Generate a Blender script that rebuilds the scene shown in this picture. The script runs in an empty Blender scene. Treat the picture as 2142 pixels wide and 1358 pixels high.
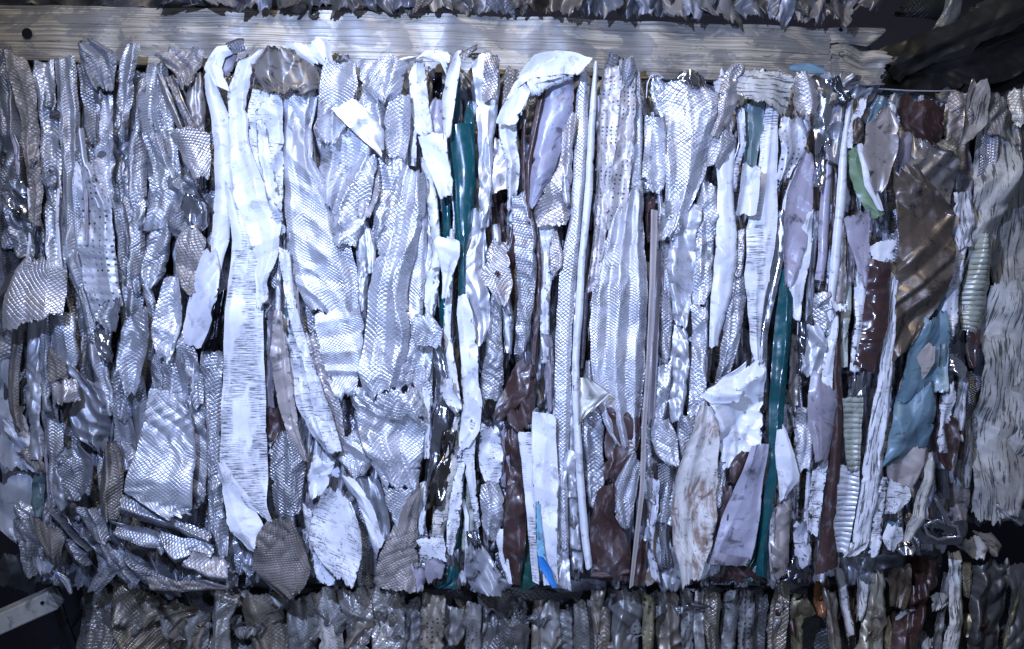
import bpy, math, random
import numpy as np

# ------------------------------------------------------------------ camera, world, lamps
sc = bpy.context.scene
DIST = 2.0                                   # metres from lens to the front of the bale
cam_d = bpy.data.cameras.new('camera')
cam_d.sensor_width = 36.0
cam_d.lens = 36.0 * DIST / 2.142
cam_d.clip_start = 0.02
cam_d.clip_end = 60.0
cam = bpy.data.objects.new('camera', cam_d)
sc.collection.objects.link(cam)
cam.location = (0, -DIST, 0)
cam.rotation_euler = (math.radians(90), 0, 0)
sc.camera = cam

world = bpy.data.worlds.new('World')
sc.world = world
world.use_nodes = True
wb = world.node_tree.nodes['Background']
wb.inputs[0].default_value = (0.38, 0.46, 0.66, 1)
wb.inputs[1].default_value = 0.19

def lamp(name, kind, loc, target, energy, color, **kw):
    d = bpy.data.lights.new(name, kind)
    d.energy = energy
    d.color = color
    for k, v in kw.items():
        setattr(d, k, v)
    o = bpy.data.objects.new(name, d)
    sc.collection.objects.link(o)
    o.location = loc
    dx, dy, dz = (target[i] - loc[i] for i in range(3))
    from mathutils import Vector
    o.rotation_euler = Vector((dx, dy, dz)).to_track_quat('-Z', 'Y').to_euler()
    return o

# hand torch beside the camera: bluish, strongest in the middle of the bale
lamp('torch', 'SPOT', (-0.62, -1.75, 0.85), (-0.05, 0.0, 0.05), 225, (0.43, 0.565, 1.0),
     spot_size=math.radians(80), spot_blend=1.0, shadow_soft_size=0.025)
lamp('glint_fill', 'SPOT', (0.55, -1.6, -0.10), (0.0, 0.0, 0.10), 36, (0.48, 0.60, 1.0),
     spot_size=math.radians(80), spot_blend=1.0, shadow_soft_size=0.03)  # second low spot, added only for glints on the metal
# weak warm overhead fill, added for ambient light and reflections
lamp('warm_fill', 'AREA', (-0.4, -1.5, 2.0), (0.1, 0.0, -0.2), 24, (1.0, 0.90, 0.72), size=0.8)

sc.view_settings.view_transform = 'Standard'
sc.view_settings.look = 'None'
sc.view_settings.exposure = 0.12
sc.view_settings.gamma = 1.0

# ------------------------------------------------------------------ materials
def new_mat(name):
    m = bpy.data.materials.new(name)
    m.use_nodes = True
    nt = m.node_tree
    nt.nodes.clear()
    out = nt.nodes.new('ShaderNodeOutputMaterial')
    b = nt.nodes.new('ShaderNodeBsdfPrincipled')
    nt.links.new(b.outputs[0], out.inputs[0])
    return m, nt, b

class NB:
    """small helper to write node graphs"""
    def __init__(s, nt): s.nt = nt
    def set(s, sock, v):
        if isinstance(v, bpy.types.NodeSocket): s.nt.links.new(v, sock)
        elif v is not None: sock.default_value = v
    def math(s, op, a, b=None, c=None, clamp=False):
        n = s.nt.nodes.new('ShaderNodeMath'); n.operation = op; n.use_clamp = clamp
        for i, v in enumerate((a, b, c)): s.set(n.inputs[i], v)
        return n.outputs[0]
    def noise(s, vec, scale, detail=3, rough=0.55, dist=0.0):
        n = s.nt.nodes.new('ShaderNodeTexNoise'); n.inputs['Scale'].default_value = scale
        n.inputs['Detail'].default_value = detail; n.inputs['Roughness'].default_value = rough
        n.inputs['Distortion'].default_value = dist
        s.set(n.inputs['Vector'], vec); return n.outputs[0]
    def mapv(s, vec, scale, rot=0.0, loc=(0, 0, 0)):
        n = s.nt.nodes.new('ShaderNodeMapping'); n.inputs['Scale'].default_value = scale
        n.inputs['Rotation'].default_value = (0, 0, rot); n.inputs['Location'].default_value = loc
        s.set(n.inputs['Vector'], vec); return n.outputs[0]
    def step(s, v, lo, hi):
        n = s.nt.nodes.new('ShaderNodeMapRange'); n.interpolation_type = 'SMOOTHSTEP'
        s.set(n.inputs[0], v); n.inputs[1].default_value = lo; n.inputs[2].default_value = hi
        n.inputs[3].default_value = 0.0; n.inputs[4].default_value = 1.0
        return n.outputs[0]
    def rng(s, v, lo, hi, a, b):
        n = s.nt.nodes.new('ShaderNodeMapRange')
        s.set(n.inputs[0], v); n.inputs[1].default_value = lo; n.inputs[2].default_value = hi
        n.inputs[3].default_value = a; n.inputs[4].default_value = b
        return n.outputs[0]
    def mix(s, f, a, b, mode='MIX'):
        n = s.nt.nodes.new('ShaderNodeMix'); n.data_type = 'RGBA'; n.blend_type = mode
        s.set(n.inputs[0], f); s.set(n.inputs[6], a); s.set(n.inputs[7], b)
        return n.outputs[2]
    def bump(s, h, strength, dist, normal=None):
        n = s.nt.nodes.new('ShaderNodeBump'); n.inputs['Strength'].default_value = strength
        n.inputs['Distance'].default_value = dist; s.set(n.inputs['Height'], h)
        if normal is not None: s.set(n.inputs['Normal'], normal)
        return n.outputs[0]

def base_nodes(nt):
    uv = nt.nodes.new('ShaderNodeTexCoord').outputs['UV']
    oi = nt.nodes.new('ShaderNodeObjectInfo')
    return uv, oi.outputs['Color'], oi.outputs['Random']

def mat_sheet(name, pattern='none', scuff=0.0, metallic=0.3, rough=0.4, dirt=0.4, marks=None, wear=0.5, fine=0.5, coat=0.0, grime=(0.045, 0.045, 0.05)):
    m, nt, b = new_mat(name)
    N = NB(nt)
    uv, col, rnd = base_nodes(nt)
    dark = (*grime, 1)
    # broad tone variation
    n1 = N.noise(uv, 9, 4, 0.6)
    tone = N.rng(n1, 0.3, 0.7, 0.78, 1.10)
    base = N.mix(1.0, col, (1, 1, 1, 1), 'MULTIPLY')
    vm = nt.nodes.new('ShaderNodeVectorMath'); vm.operation = 'SCALE'
    nt.links.new(base, vm.inputs[0]); nt.links.new(tone, vm.inputs['Scale'])
    c = vm.outputs[0]
    normal = None
    fine_n = N.noise(uv, 260, 2, 0.6)
    normal = N.bump(fine_n, 0.25 * fine, 0.0006)
    if pattern == 'emboss':
        # warp a little so that the pressed diamonds stretch with the metal
        wn = nt.nodes.new('ShaderNodeTexNoise'); wn.inputs['Scale'].default_value = 16; wn.inputs['Detail'].default_value = 1
        nt.links.new(uv, wn.inputs['Vector'])
        va = nt.nodes.new('ShaderNodeVectorMath'); va.operation = 'MULTIPLY_ADD'
        nt.links.new(wn.outputs['Color'], va.inputs[0]); va.inputs[1].default_value = (0.012, 0.012, 0); nt.links.new(uv, va.inputs[2])
        sp = nt.nodes.new('ShaderNodeSeparateXYZ'); nt.links.new(va.outputs[0], sp.inputs[0])
        W, H = 0.0100, 0.0076
        a = N.math('ADD', N.math('MULTIPLY', sp.outputs[0], math.pi / W), N.math('MULTIPLY', sp.outputs[1], math.pi / H))
        d = N.math('SUBTRACT', N.math('MULTIPLY', sp.outputs[0], math.pi / W), N.math('MULTIPLY', sp.outputs[1], math.pi / H))
        h = N.math('MINIMUM', N.math('ABSOLUTE', N.math('SINE', a)), N.math('ABSOLUTE', N.math('SINE', d)))
        h = N.math('SUBTRACT', 1.0, N.math('POWER', N.math('SUBTRACT', 1.0, h), 2.2))
        normal = N.bump(h, 0.8, 0.0009, normal)
        bs = N.rng(N.noise(uv, 13, 2, 0.5), 0.36, 0.56, 0.45, 1.0)
        nt.links.new(bs, normal.node.inputs['Strength'])
        groove = N.step(h, 0.60, 0.20)
        patch = N.step(N.noise(N.mapv(uv, (34, 9, 1)), 1.0, 2, 0.6), 0.56, 0.64)
        gm = N.math('MULTIPLY', groove, N.math('MULTIPLY_ADD', patch, 0.60, 0.08))
        c = N.mix(gm, c, dark)
    if pattern == 'fineemboss':
        sp = nt.nodes.new('ShaderNodeSeparateXYZ'); nt.links.new(uv, sp.inputs[0])
        W, H = 0.0075, 0.006
        a = N.math('SINE', N.math('MULTIPLY', sp.outputs[0], 2 * math.pi / W))
        d = N.math('SINE', N.math('MULTIPLY', sp.outputs[1], 2 * math.pi / H))
        h = N.math('MULTIPLY', a, d)
        normal = N.bump(h, 0.8, 0.0012, normal)
        gm = N.math('MULTIPLY', N.step(h, -0.3, -0.8), N.step(N.noise(uv, 18, 2), 0.45, 0.6))
        c = N.mix(N.math('MULTIPLY', gm, 0.7), c, dark)
    if pattern == 'dots':
        v = nt.nodes.new('ShaderNodeTexVoronoi'); v.inputs['Scale'].default_value = 95; v.inputs['Randomness'].default_value = 0.25
        nt.links.new(uv, v.inputs['Vector'])
        hole = N.step(v.outputs['Distance'], 0.27, 0.17)
        patch = N.step(N.noise(uv, 14, 2), 0.40, 0.52)
        c = N.mix(N.math('MULTIPLY', hole, N.math('MULTIPLY_ADD', patch, 0.9, 0.05)), c, dark)
        normal = N.bump(hole, 0.6, -0.001, normal)
    if pattern == 'ribs':
        sp = nt.nodes.new('ShaderNodeSeparateXYZ'); nt.links.new(uv, sp.inputs[0])
        h = N.math('SINE', N.math('MULTIPLY', sp.outputs[1], 2 * math.pi / 0.011))
        normal = N.bump(h, 0.5, 0.0014, normal)
        c = N.mix(N.math('MULTIPLY', N.step(h, -0.75, -0.97), N.step(N.noise(uv, 30, 2), 0.42, 0.55)), c, dark)
    if marks in ('cross', 'heavy'):      # short scrapes across the length
        lo_, ml_ = (0.50, 0.45) if marks == 'cross' else (0.49, 0.42)
        s1 = N.noise(N.mapv(uv, (28, 620, 1), 0.03), 1.0, 4, 0.7)
        msk = N.noise(N.mapv(uv, (22, 7, 1)), 1.0, 3, 0.6)
        k = N.math('MULTIPLY', N.step(s1, lo_, lo_ + 0.05), N.step(msk, ml_, ml_ + 0.11))
        c = N.mix(N.math('MULTIPLY', k, 0.92), c, dark)
    if marks == 'grain':      # cracked wood-grain embossing along the length
        s1 = N.noise(N.mapv(uv, (230, 16, 1), 0.08), 1.0, 3, 0.6)
        msk = N.noise(uv, 14, 3, 0.6)
        k = N.math('MULTIPLY', N.step(s1, 0.535, 0.58), N.step(msk, 0.33, 0.46))
        c = N.mix(N.math('MULTIPLY', k, 0.88), c, dark)
        normal = N.bump(s1, 0.5, -0.001, normal)
    if marks == 'slash':      # oblique scratches and rubbed-off paint
        s1 = N.noise(N.mapv(uv, (26, 330, 1), 0.75), 1.0, 4, 0.65)
        msk = N.noise(uv, 17, 3, 0.6)
        k = N.math('MULTIPLY', N.step(s1, 0.55, 0.60), N.step(msk, 0.44, 0.55))
        c = N.mix(N.math('MULTIPLY', k, 0.92), c, dark)
        ed = N.step(N.math('ABSOLUTE', N.math('SUBTRACT', N.noise(uv, 24, 4, 0.7), 0.5)), 0.010, 0.003)
        c = N.mix(N.math('MULTIPLY', ed, N.math('MULTIPLY', N.step(msk, 0.4, 0.5), 0.8)), c, dark)
    # paint cracked and metal bruised along creases and edges (real wear, stored on the mesh)
    wa = nt.nodes.new('ShaderNodeAttribute'); wa.attribute_name = 'wear'
    wn_ = N.noise(N.mapv(uv, (75, 55, 1)), 1.0, 5, 0.72)
    wk = N.step(N.math('ADD', N.math('MULTIPLY', wa.outputs['Fac'], 0.42), wn_), 0.98, 1.04)
    c = N.mix(N.math('MULTIPLY', wk, wear), c, dark)
    # grime smears and specks
    sm = N.noise(uv, 26, 5, 0.72, 0.6)
    c = N.mix(N.math('MULTIPLY', N.step(sm, 0.535, 0.67), dirt), c, dark)
    spk = N.noise(uv, 190, 2, 0.5)
    c = N.mix(N.math('MULTIPLY', N.step(spk, 0.68, 0.74), min(1, dirt * 1.4)), c, dark)
    if name == 'stained_cream_paint':
        st_ = N.noise(N.mapv(uv, (34, 9, 1)), 1.0, 6, 0.75, 0.5)
        c = N.mix(N.math('MULTIPLY', N.step(st_, 0.47, 0.62), 0.85), c, (0.17, 0.095, 0.06, 1))
    if scuff:                 # pale dust and rubbed patches on dark paint
        sc_ = N.noise(N.mapv(uv, (55, 22, 1)), 1.0, 6, 0.75, 0.4)
        c = N.mix(N.math('MULTIPLY', N.step(sc_, 0.52, 0.72), scuff), c, (0.36, 0.35, 0.38, 1))
    nt.links.new(c, b.inputs['Base Color'])
    b.inputs['Metallic'].default_value = metallic
    r = N.rng(N.noise(uv, 35, 3), 0.3, 0.7, max(0.05, rough - 0.12), rough + 0.16)
    nt.links.new(r, b.inputs['Roughness'])
    if coat: b.inputs['Coat Weight'].default_value = coat; b.inputs['Coat Roughness'].default_value = 0.12
    nt.links.new(normal, b.inputs['Normal'])
    return m

MAT = {
    'E': mat_sheet('embossed_aluminium', 'emboss', 0.0, 0.66, 0.38, 0.28),
    'ED': mat_sheet('embossed_dull', 'emboss', 0.0, 0.45, 0.46, 0.6),
    'F': mat_sheet('stucco_aluminium', 'fineemboss', 0.0, 0.7, 0.38, 0.5),
    'D': mat_sheet('perforated_aluminium', 'dots', 0.0, 0.4, 0.48, 0.4),
    'P': mat_sheet('gloss_paint', 'none', 0.0, 0.0, 0.36, 0.42, wear=.8, fine=0.2, coat=0.12),
    'PG': mat_sheet('high_gloss_paint', 'none', 0.12, 0.0, 0.24, 0.35, wear=.7, fine=0.2, coat=0.7),
    'PD': mat_sheet('dirty_paint', 'none', 0.40, 0.05, 0.38, 0.8, wear=.7, fine=0.5, coat=0.1),
    'WX': mat_sheet('white_cross_scraped', 'none', 0.0, 0.0, 0.36, 0.12, 'cross', wear=.9, fine=0.2),
    'WH': mat_sheet('white_heavily_scraped', 'none', 0.0, 0.0, 0.36, 0.12, 'heavy', wear=.9, fine=0.2),
    'WG': mat_sheet('white_wood_grain', 'none', 0.0, 0.0, 0.45, 0.45, 'grain'),
    'WS': mat_sheet('white_scratched', 'none', 0.0, 0.0, 0.38, 0.35, 'slash', wear=1.0, fine=0.3),
    'R': mat_sheet('ribbed_sheet', 'ribs', 0.0, 0.2, 0.35, 0.4),
    'M': mat_sheet('matte_mill_aluminium', 'none', 0.0, 0.6, 0.42, 0.55, fine=1.0),
    'B': mat_sheet('bright_mill_aluminium', 'none', 0.0, 0.97, 0.16, 0.3, fine=0.3),
    'BZ': mat_sheet('weathered_bronze', 'none', 0.30, 0.35, 0.34, 0.9, fine=0.8, grime=(0.02, 0.017, 0.015)),
}
MAT['BZ2'] = mat_sheet('stained_cream_paint', 'none', 0.0, 0.0, 0.42, 0.95, wear=.9, fine=.6, grime=(.06, .045, .035))
MAT['rim'] = mat_sheet('cut_edge', 'none', 0.0, 0.75, 0.35, 0.25)

# ------------------------------------------------------------------ sheet geometry
def px(x, y, f=0.0):
    """photo pixel on a plane f millimetres in front of the bale face -> world (metres)"""
    Y = -f / 1000.0
    k = (DIST + Y) / DIST
    return ((x - 1071) / 1000.0 * k, Y, (679 - y) / 1000.0 * k)

def parse(rows):
    out = []
    for r in rows.split(';'):
        v = [float(t) for t in r.split()]
        if not v: continue
        if len(v) == 3: y, a, b = v; v = [a, y, b, y]
        out.append(v)
    return np.array(out)

def catmull(P, n):
    P = np.asarray(P, float)
    mid = (P[:, :2] + P[:, 2:4]) / 2
    s = np.concatenate([[0], np.cumsum(np.maximum(1e-3, np.linalg.norm(np.diff(mid, axis=0), axis=1)))])
    q = np.linspace(0, s[-1], n)
    # monotone-ish: cubic Hermite with finite difference tangents, limited
    m = np.zeros_like(P)
    d = np.diff(P, axis=0) / np.diff(s)[:, None]
    m[0] = d[0]; m[-1] = d[-1]
    if len(P) > 2: m[1:-1] = (d[:-1] + d[1:]) / 2 * 0.9
    i = np.clip(np.searchsorted(s, q, side='right') - 1, 0, len(s) - 2)
    h = (s[i + 1] - s[i])[:, None]; t = ((q - s[i])[:, None]) / h
    H = ((2*t**3 - 3*t**2 + 1) * P[i] + (t**3 - 2*t**2 + t) * h * m[i]
         + (-2*t**3 + 3*t**2) * P[i + 1] + (t**3 - t**2) * h * m[i + 1])
    return H * .25 + (P[i] * (1 - t) + P[i + 1] * t) * .75, s[-1]

def pl(rs, x, spacing, amp, smooth=0.25):
    """aperiodic folded profile: piecewise linear with slightly rounded creases"""
    lo, hi = x.min() - spacing, x.max() + spacing
    n = max(4, int((hi - lo) / spacing) + 3)
    k = np.cumsum(rs.uniform(0.45, 1.6, n)); k = lo + (k - k[0]) / (k[-1] - k[0]) * (hi - lo)
    h = rs.uniform(0.35, 1.0, n) * np.where(np.arange(n) % 2 == 0, 1, -1) * amp * rs.choice([1, 1, .55], n)
    e = spacing * smooth * 0.5
    return (np.interp(x, k, h) * 2 + np.interp(x - e * .5, k, h) + np.interp(x + e * .5, k, h)) / 4

def sn(rs, x, wl, amp):
    """smooth 1-d noise"""
    v = np.zeros_like(x)
    for o in range(3):
        v += np.sin(x / wl * (6.283 * 2**o * rs.uniform(.7, 1.3)) + rs.uniform(0, 6.28)) * amp / 1.7**o * .6
    return v

def grid_mesh(name, X, UVu, UVv, thick, mats, wear):
    """X: (n,m,3) front surface; makes a real sheet: front, back and cut rim"""
    n, m, _ = X.shape
    du = np.gradient(X, axis=1); dv = np.gradient(X, axis=0)
    N = np.cross(dv, du); N /= np.maximum(1e-9, np.linalg.norm(N, axis=2))[..., None]
    if N[..., 1].mean() > 0: N = -N; flip = True
    else: flip = False
    Xb = X - N * thick
    A = X.reshape(-1, 3); Bk = Xb.reshape(-1, 3)
    idx = np.arange(n * m).reshape(n, m)
    q = np.stack([idx[:-1, :-1], idx[:-1, 1:], idx[1:, 1:], idx[1:, :-1]], -1).reshape(-1, 4)
    ring = np.concatenate([idx[0, :-1], idx[:-1, -1], idx[-1, :0:-1], idx[:0:-1, 0]])
    nb = n * m
    rf = np.arange(len(ring)) + 2 * nb; rb = rf + len(ring)
    nx = np.roll(np.arange(len(ring)), -1)
    rq = np.stack([rf, rb, rb[nx], rf[nx]], -1)
    # grid winding: row->down, col->right seen from -Y
    front = q if flip else q[:, ::-1]
    e1 = A[front[:, 1]] - A[front[:, 0]]; e2 = A[front[:, 2]] - A[front[:, 1]]
    if np.cross(e1, e2)[:, 1].mean() > 0: front = front[:, ::-1]; rq = rq[:, ::-1]
    back = front[:, ::-1] + nb
    V = np.concatenate([A, Bk, A[ring], Bk[ring]])
    F = np.concatenate([front, back, rq])
    me = bpy.data.meshes.new(name)
    me.vertices.add(len(V)); me.vertices.foreach_set('co', V.astype(np.float32).ravel())
    me.loops.add(len(F) * 4); me.loops.foreach_set('vertex_index', F.astype(np.int32).ravel())
    me.polygons.add(len(F))
    me.polygons.foreach_set('loop_start', (np.arange(len(F)) * 4).astype(np.int32))
    mi = np.zeros(len(F), np.int32); mi[len(front):] = 1
    me.polygons.foreach_set('material_index', mi)
    me.polygons.foreach_set('use_smooth', np.ones(len(F), bool))
    uvl = me.uv_layers.new(name='UVMap')
    uv = np.stack([UVu, UVv], -1).reshape(-1, 2)
    uv = np.concatenate([uv, uv, uv[ring], uv[ring]])
    uvl.data.foreach_set('uv', uv[F.ravel()].astype(np.float32).ravel())
    w_ = wear.ravel(); at = me.attributes.new('wear', 'FLOAT', 'POINT')
    at.data.foreach_set('value', np.concatenate([w_, w_, w_[ring], w_[ring]]).astype(np.float32))
    me.update(calc_edges=True)
    for k in mats: me.materials.append(MAT[k])
    return me

def tag(o, label=None, cat=None, group=None, kind=None):
    if label: o['label'] = label
    if cat: o['category'] = cat
    if group: o['group'] = group
    if kind: o['kind'] = kind
    return o

SEED = [0]
def sheet(name, kind, col, f, rows, fold=1.0, bow=0.35, crum=1.0, curl=None, jag=1.0, end=1.0,
          tilt=0.0, thick=1.6, sp=None, uvs=1.0, uvr=0.0, lin=False, back=None, parent=None, seed=None, res=3.0, fa=None):
    """one crumpled sheet. rows are left/right edge pairs; everything else is in millimetres or factors"""
    SEED[0] += 1
    rs = np.random.RandomState(1000 + SEED[0] if seed is None else seed)
    P = parse(rows) if isinstance(rows, str) else np.asarray(rows, float)
    mid = (P[:, :2] + P[:, 2:4]) / 2
    length = np.linalg.norm(np.diff(mid, axis=0), axis=1).sum()
    width = np.linalg.norm(P[:, 2:4] - P[:, :2], axis=1)
    wm = max(6.0, width.mean())
    n = int(np.clip(length / res, 8, 260)); m = int(np.clip(width.max() / (res * .8), 7, 75))
    C, L = catmull(P, n)
    V = np.linspace(0, L, n)[:, None] + np.zeros((1, m))
    t = np.linspace(0, 1, m)[None, :] + np.zeros((n, 1))
    wid = np.linalg.norm(C[:, 2:4] - C[:, :2], axis=1)[:, None]
    U = (t - .5) * wm * 1.0
    # ragged sides
    j = min(3.2, wm * .06) * jag
    jl = pl(rs, V[:, 0], 38, j * .7) + rs.uniform(-1, 1, n) * j * .13
    jr = pl(rs, V[:, 0], 38, j * .7) + rs.uniform(-1, 1, n) * j * .13
    for jj in (jl, jr):
        for _ in range(rs.randint(0, 3)):
            c0 = rs.randint(0, n); k = np.arange(n); jj -= np.maximum(0, 1 - abs(k - c0) / rs.uniform(1, 4)) * j * rs.uniform(.5, 2.4)
    dirx = (C[:, 2:4] - C[:, :2]) / np.maximum(1e-3, wid)
    XY = C[:, None, :2] * (1 - t[..., None]) + C[:, None, 2:4] * t[..., None]
    XY = XY + dirx[:, None, :] * (jr[:, None] * t**3 - jl[:, None] * (1 - t)**3)[..., None]
    # ragged ends
    vd = np.gradient(mid if len(mid) > 1 else P[:, :2], axis=0)
    vd /= np.maximum(1e-6, np.linalg.norm(vd, axis=1))[:, None]
    ee = min(7.0, wm * .10) * end
    for s_, dvec, wgt in ((0, -vd[0], np.exp(-V / 12.0)), (1, vd[-1], np.exp(-(L - V) / 12.0))):
        prof = sn(rs, t[0] * wm, 50, ee) + rs.uniform(-.4, .4, m) * ee + pl(rs, t[0] * wm, 22, ee * .7)
        XY = XY + (dvec[None, None, :] * (wgt * prof[None, :])[..., None])
    # depth relief (mm towards the lens)
    spc = sp if sp else max(9.0, min(44.0, wm * .46))
    amp = spc * .24
    warp = pl(rs, V, 150, wm * .06, 1.0)
    Uf = U if fa is None else (t - .5) * wid * math.cos(fa) + V * math.sin(fa)
    d = pl(rs, Uf + warp, spc, amp * fold, rs.choice([.05, .12, .35]))
    s2 = max(34, min(95, wm * 1.0)); a2 = s2 * .105 * min(1, wm / 30)
    if kind in ('P', 'PD', 'WG', 'WS', 'WX', 'BZ', 'BZ2'): a2 *= 1.45; s2 *= .85
    th = rs.uniform(.35, 1.1) * rs.choice([-1, 1])
    d += pl(rs, U * math.cos(th) + V * math.sin(th), s2, a2 * crum, .07)
    th2 = th - rs.uniform(.7, 1.6) * np.sign(th)
    d += pl(rs, U * math.cos(th2) + V * math.sin(th2), s2 * 1.25, a2 * crum, .07)
    d += pl(rs, V + pl(rs, U, 30, 9), 80, min(6, wm * .10) * crum, .2)
    for _ in range(3):                                       # meandering sharp ridges
        lam = rs.uniform(16, 44) * min(1, .35 + wm / 60); a0 = rs.normal(0, .45); a1 = a0 + rs.uniform(.8, 2.2)
        q = (U * math.cos(a0) + V * math.sin(a0)) * math.pi / lam
        q2 = (U * math.cos(a1) + V * math.sin(a1)) * math.pi / (lam * rs.uniform(1.5, 3.5))
        msk = np.clip(.5 + np.sin(q2 * .37 + rs.rand() * 6) * 1.2, 0, 1)
        d += (np.abs(np.sin(q + 1.3 * np.sin(q2 + rs.rand() * 6) + rs.rand() * 6)) - .6) * lam * (.13 if kind in ('E', 'ED', 'F', 'D', 'M', 'B') else .05) * min(crum, 1.5) * msk * rs.choice([-1, 1])
    for _ in range(int(1 + crum * L * wm / 9000)):          # pinched dents
        uc = rs.uniform(-.5, .5) * wm; vc = rs.uniform(0, L); ph = rs.uniform(0, 3.14)
        rr = rs.uniform(8, 26); xx = (U - uc) * math.cos(ph) + (V - vc) * math.sin(ph); yy = -(U - uc) * math.sin(ph) + (V - vc) * math.cos(ph)
        q = np.maximum(0, 1 - np.abs(xx) / rr - np.abs(yy) / (rr * rs.uniform(1, 2.6)))
        d += q * rs.uniform(-1, .7) * rr * .34 * crum * min(1, wm / 26)
    d += np.sin(U / 9 + rs.rand() * 6) * np.sin(V / 13 + rs.rand() * 6 + U / 30) * .35 * crum
    d += (2 * t - 1) * pl(rs, V, 130, min(13, wm * .15), .6) * min(1.6, .4 + crum)      # twist along the length
    d += sn(rs, V, 420, 5.0) * min(1, wm / 40)
    lap = np.abs(np.gradient(np.gradient(d, axis=1), axis=1)) + np.abs(np.gradient(np.gradient(d, axis=0), axis=0))
    # overall cross-section: creased roof, half tube or open trough; the crease wanders from side to side
    cr = np.clip(rs.uniform(.2, .8) + pl(rs, V, 170, .28, .8), .08, .92)
    tt = np.where(t < cr, (cr - t) / cr, (t - cr) / (1 - cr))
    form = rs.choice(3, p=[.5, .25, .25]) if bow < .85 else 1
    hgt = bow * min(wm, 70) * .55
    if form == 0: d -= tt * hgt
    elif form == 1: d -= np.abs(2 * t - 1) ** 2.2 * hgt
    else: d += (tt ** 1.3 - .7) * hgt * .7
    d += (2 * t - 1) * tilt
    cu = rs.uniform(-2.0, 4.5) if curl is None else curl
    cu2 = rs.uniform(-2.0, 4.5) if curl is None else curl
    el = t * wid; er = (1 - t) * wid
    d += cu * np.exp(-el / 4.5) + cu2 * np.exp(-er / 4.5)
    # world
    wear = np.clip(lap / .55, 0, 1) + np.exp(-np.minimum(el, er) / 2.2) * .6 + np.exp(-np.minimum(V, L - V) / 3.0) * .5
    fz = f + d
    Y0 = -f / 1000.0; k0 = (DIST + Y0) / DIST
    X = np.stack([(XY[..., 0] - 1071) / 1000 * k0, -fz / 1000, (679 - XY[..., 1]) / 1000 * k0], -1)
    cen = X.reshape(-1, 3).mean(0)
    X = X - cen
    u = (U + wm) / 1000 * uvs * (wid / wm) ** .5; v = V / 1000 * uvs
    if kind in ('E', 'ED', 'F', 'D') and uvs == 1.0:
        k_ = rs.uniform(.78, 1.25); u = u * k_; v = v * k_; uvr = uvr + rs.choice([0, 0, rs.uniform(-.5, .5)])
    if uvr:
        u, v = u * math.cos(uvr) - v * math.sin(uvr), u * math.sin(uvr) + v * math.cos(uvr)
    u = u + rs.uniform(0, 7); v = v + rs.uniform(0, 7)
    f *= 1
    me = grid_mesh(name, X, u, v, thick / 1000, (kind, back or 'rim'), wear)
    o = bpy.data.objects.new(name, me)
    o.color = (*col, 1)
    sc.collection.objects.link(o)
    if parent is not None:
        o.parent = parent
        o.location = tuple(np.array(cen) - np.array(parent.location))
    else:
        o.location = tuple(cen)
    return o

PAL = dict(
    g=(.47, .48, .52), gl=(.68, .69, .74), gd=(.27, .28, .31), gk=(.12, .125, .14), gt=(.34, .31, .29), glt=(.55, .52, .52),
    w=(.74, .75, .79), wl=(.58, .59, .66), pb=(.34, .36, .40), ww=(.72, .72, .70), mv=(.27, .25, .29), ml=(.37, .345, .41), md=(.18, .17, .20),
    te=(.003, .066, .075), tg=(.006, .055, .045), tl=(.11, .17, .18), br=(.052, .025, .022), bl=(.15, .245, .30), bb=(.03, .22, .62),
    bs=(.22, .50, .66), gn=(.16, .25, .14), gc=(.40, .43, .37), ob=(.12, .092, .07), og=(.22, .20, .18), ta=(.36, .32, .30),
    cr=(.55, .53, .48), ye=(.30, .27, .19), k=(.02, .02, .024), or_=(.30, .13, .06))
NAMES = {'E': 'embossed_sheet', 'ED': 'embossed_sheet', 'F': 'stucco_sheet', 'D': 'perforated_sheet', 'P': 'painted_sheet', 'PG': 'painted_sheet',
         'PD': 'painted_sheet', 'WX': 'scraped_sheet', 'WH': 'scraped_sheet', 'WG': 'wood_grain_sheet', 'WS': 'scratched_sheet', 'R': 'ribbed_sheet',
         'M': 'aluminium_sheet', 'B': 'bright_metal_piece', 'BZ': 'bronze_sheet', 'BZ2': 'stained_sheet'}
def A(kind, col, f, rows, label, name=None, cat=None, group=None, parent=None, sharp=True, **kw):
    P = parse(rows)
    wm = np.linalg.norm(P[:, 2:4] - P[:, :2], axis=1).mean()
    L = np.linalg.norm(np.diff((P[:, :2] + P[:, 2:4]) / 2, axis=0), axis=1).sum()
    strip = L / max(1, wm) > 7
    nm = name or (NAMES[kind].replace('_sheet', '_strip').replace('_piece', '_strip') if strip else NAMES[kind])
    c = PAL[col] if isinstance(col, str) else col
    # torn, slanting ends instead of symmetric points
    rr_ = random.Random(int(P.sum()))
    if sharp:
        for e_ in (0, -1):
            a_, b_ = P[e_, :2].copy(), P[e_, 2:].copy(); w0 = np.linalg.norm(b_ - a_)
            if abs(a_[1] - b_[1]) < 1:
                wt = max(w0, .56 * wm); mc = (a_ + b_) / 2; k_ = wt / max(w0, 1)
                a_ = mc + (a_ - mc) * k_; b_ = mc + (b_ - mc) * k_
                sl = rr_.choice([-1, 1]) * rr_.uniform(.05, .45) * wt * (1 if wt > w0 else .45)
                a_[1] += sl; b_[1] -= sl
                P[e_, :2] = a_; P[e_, 2:] = b_
    o = sheet(nm, kind, c, f, P, parent=parent, **kw)
    if parent is None:
        tag(o, label, cat or ('metal strip' if strip else 'metal sheet'), group)
    elif label:
        tag(o, label)
    return o

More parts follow.
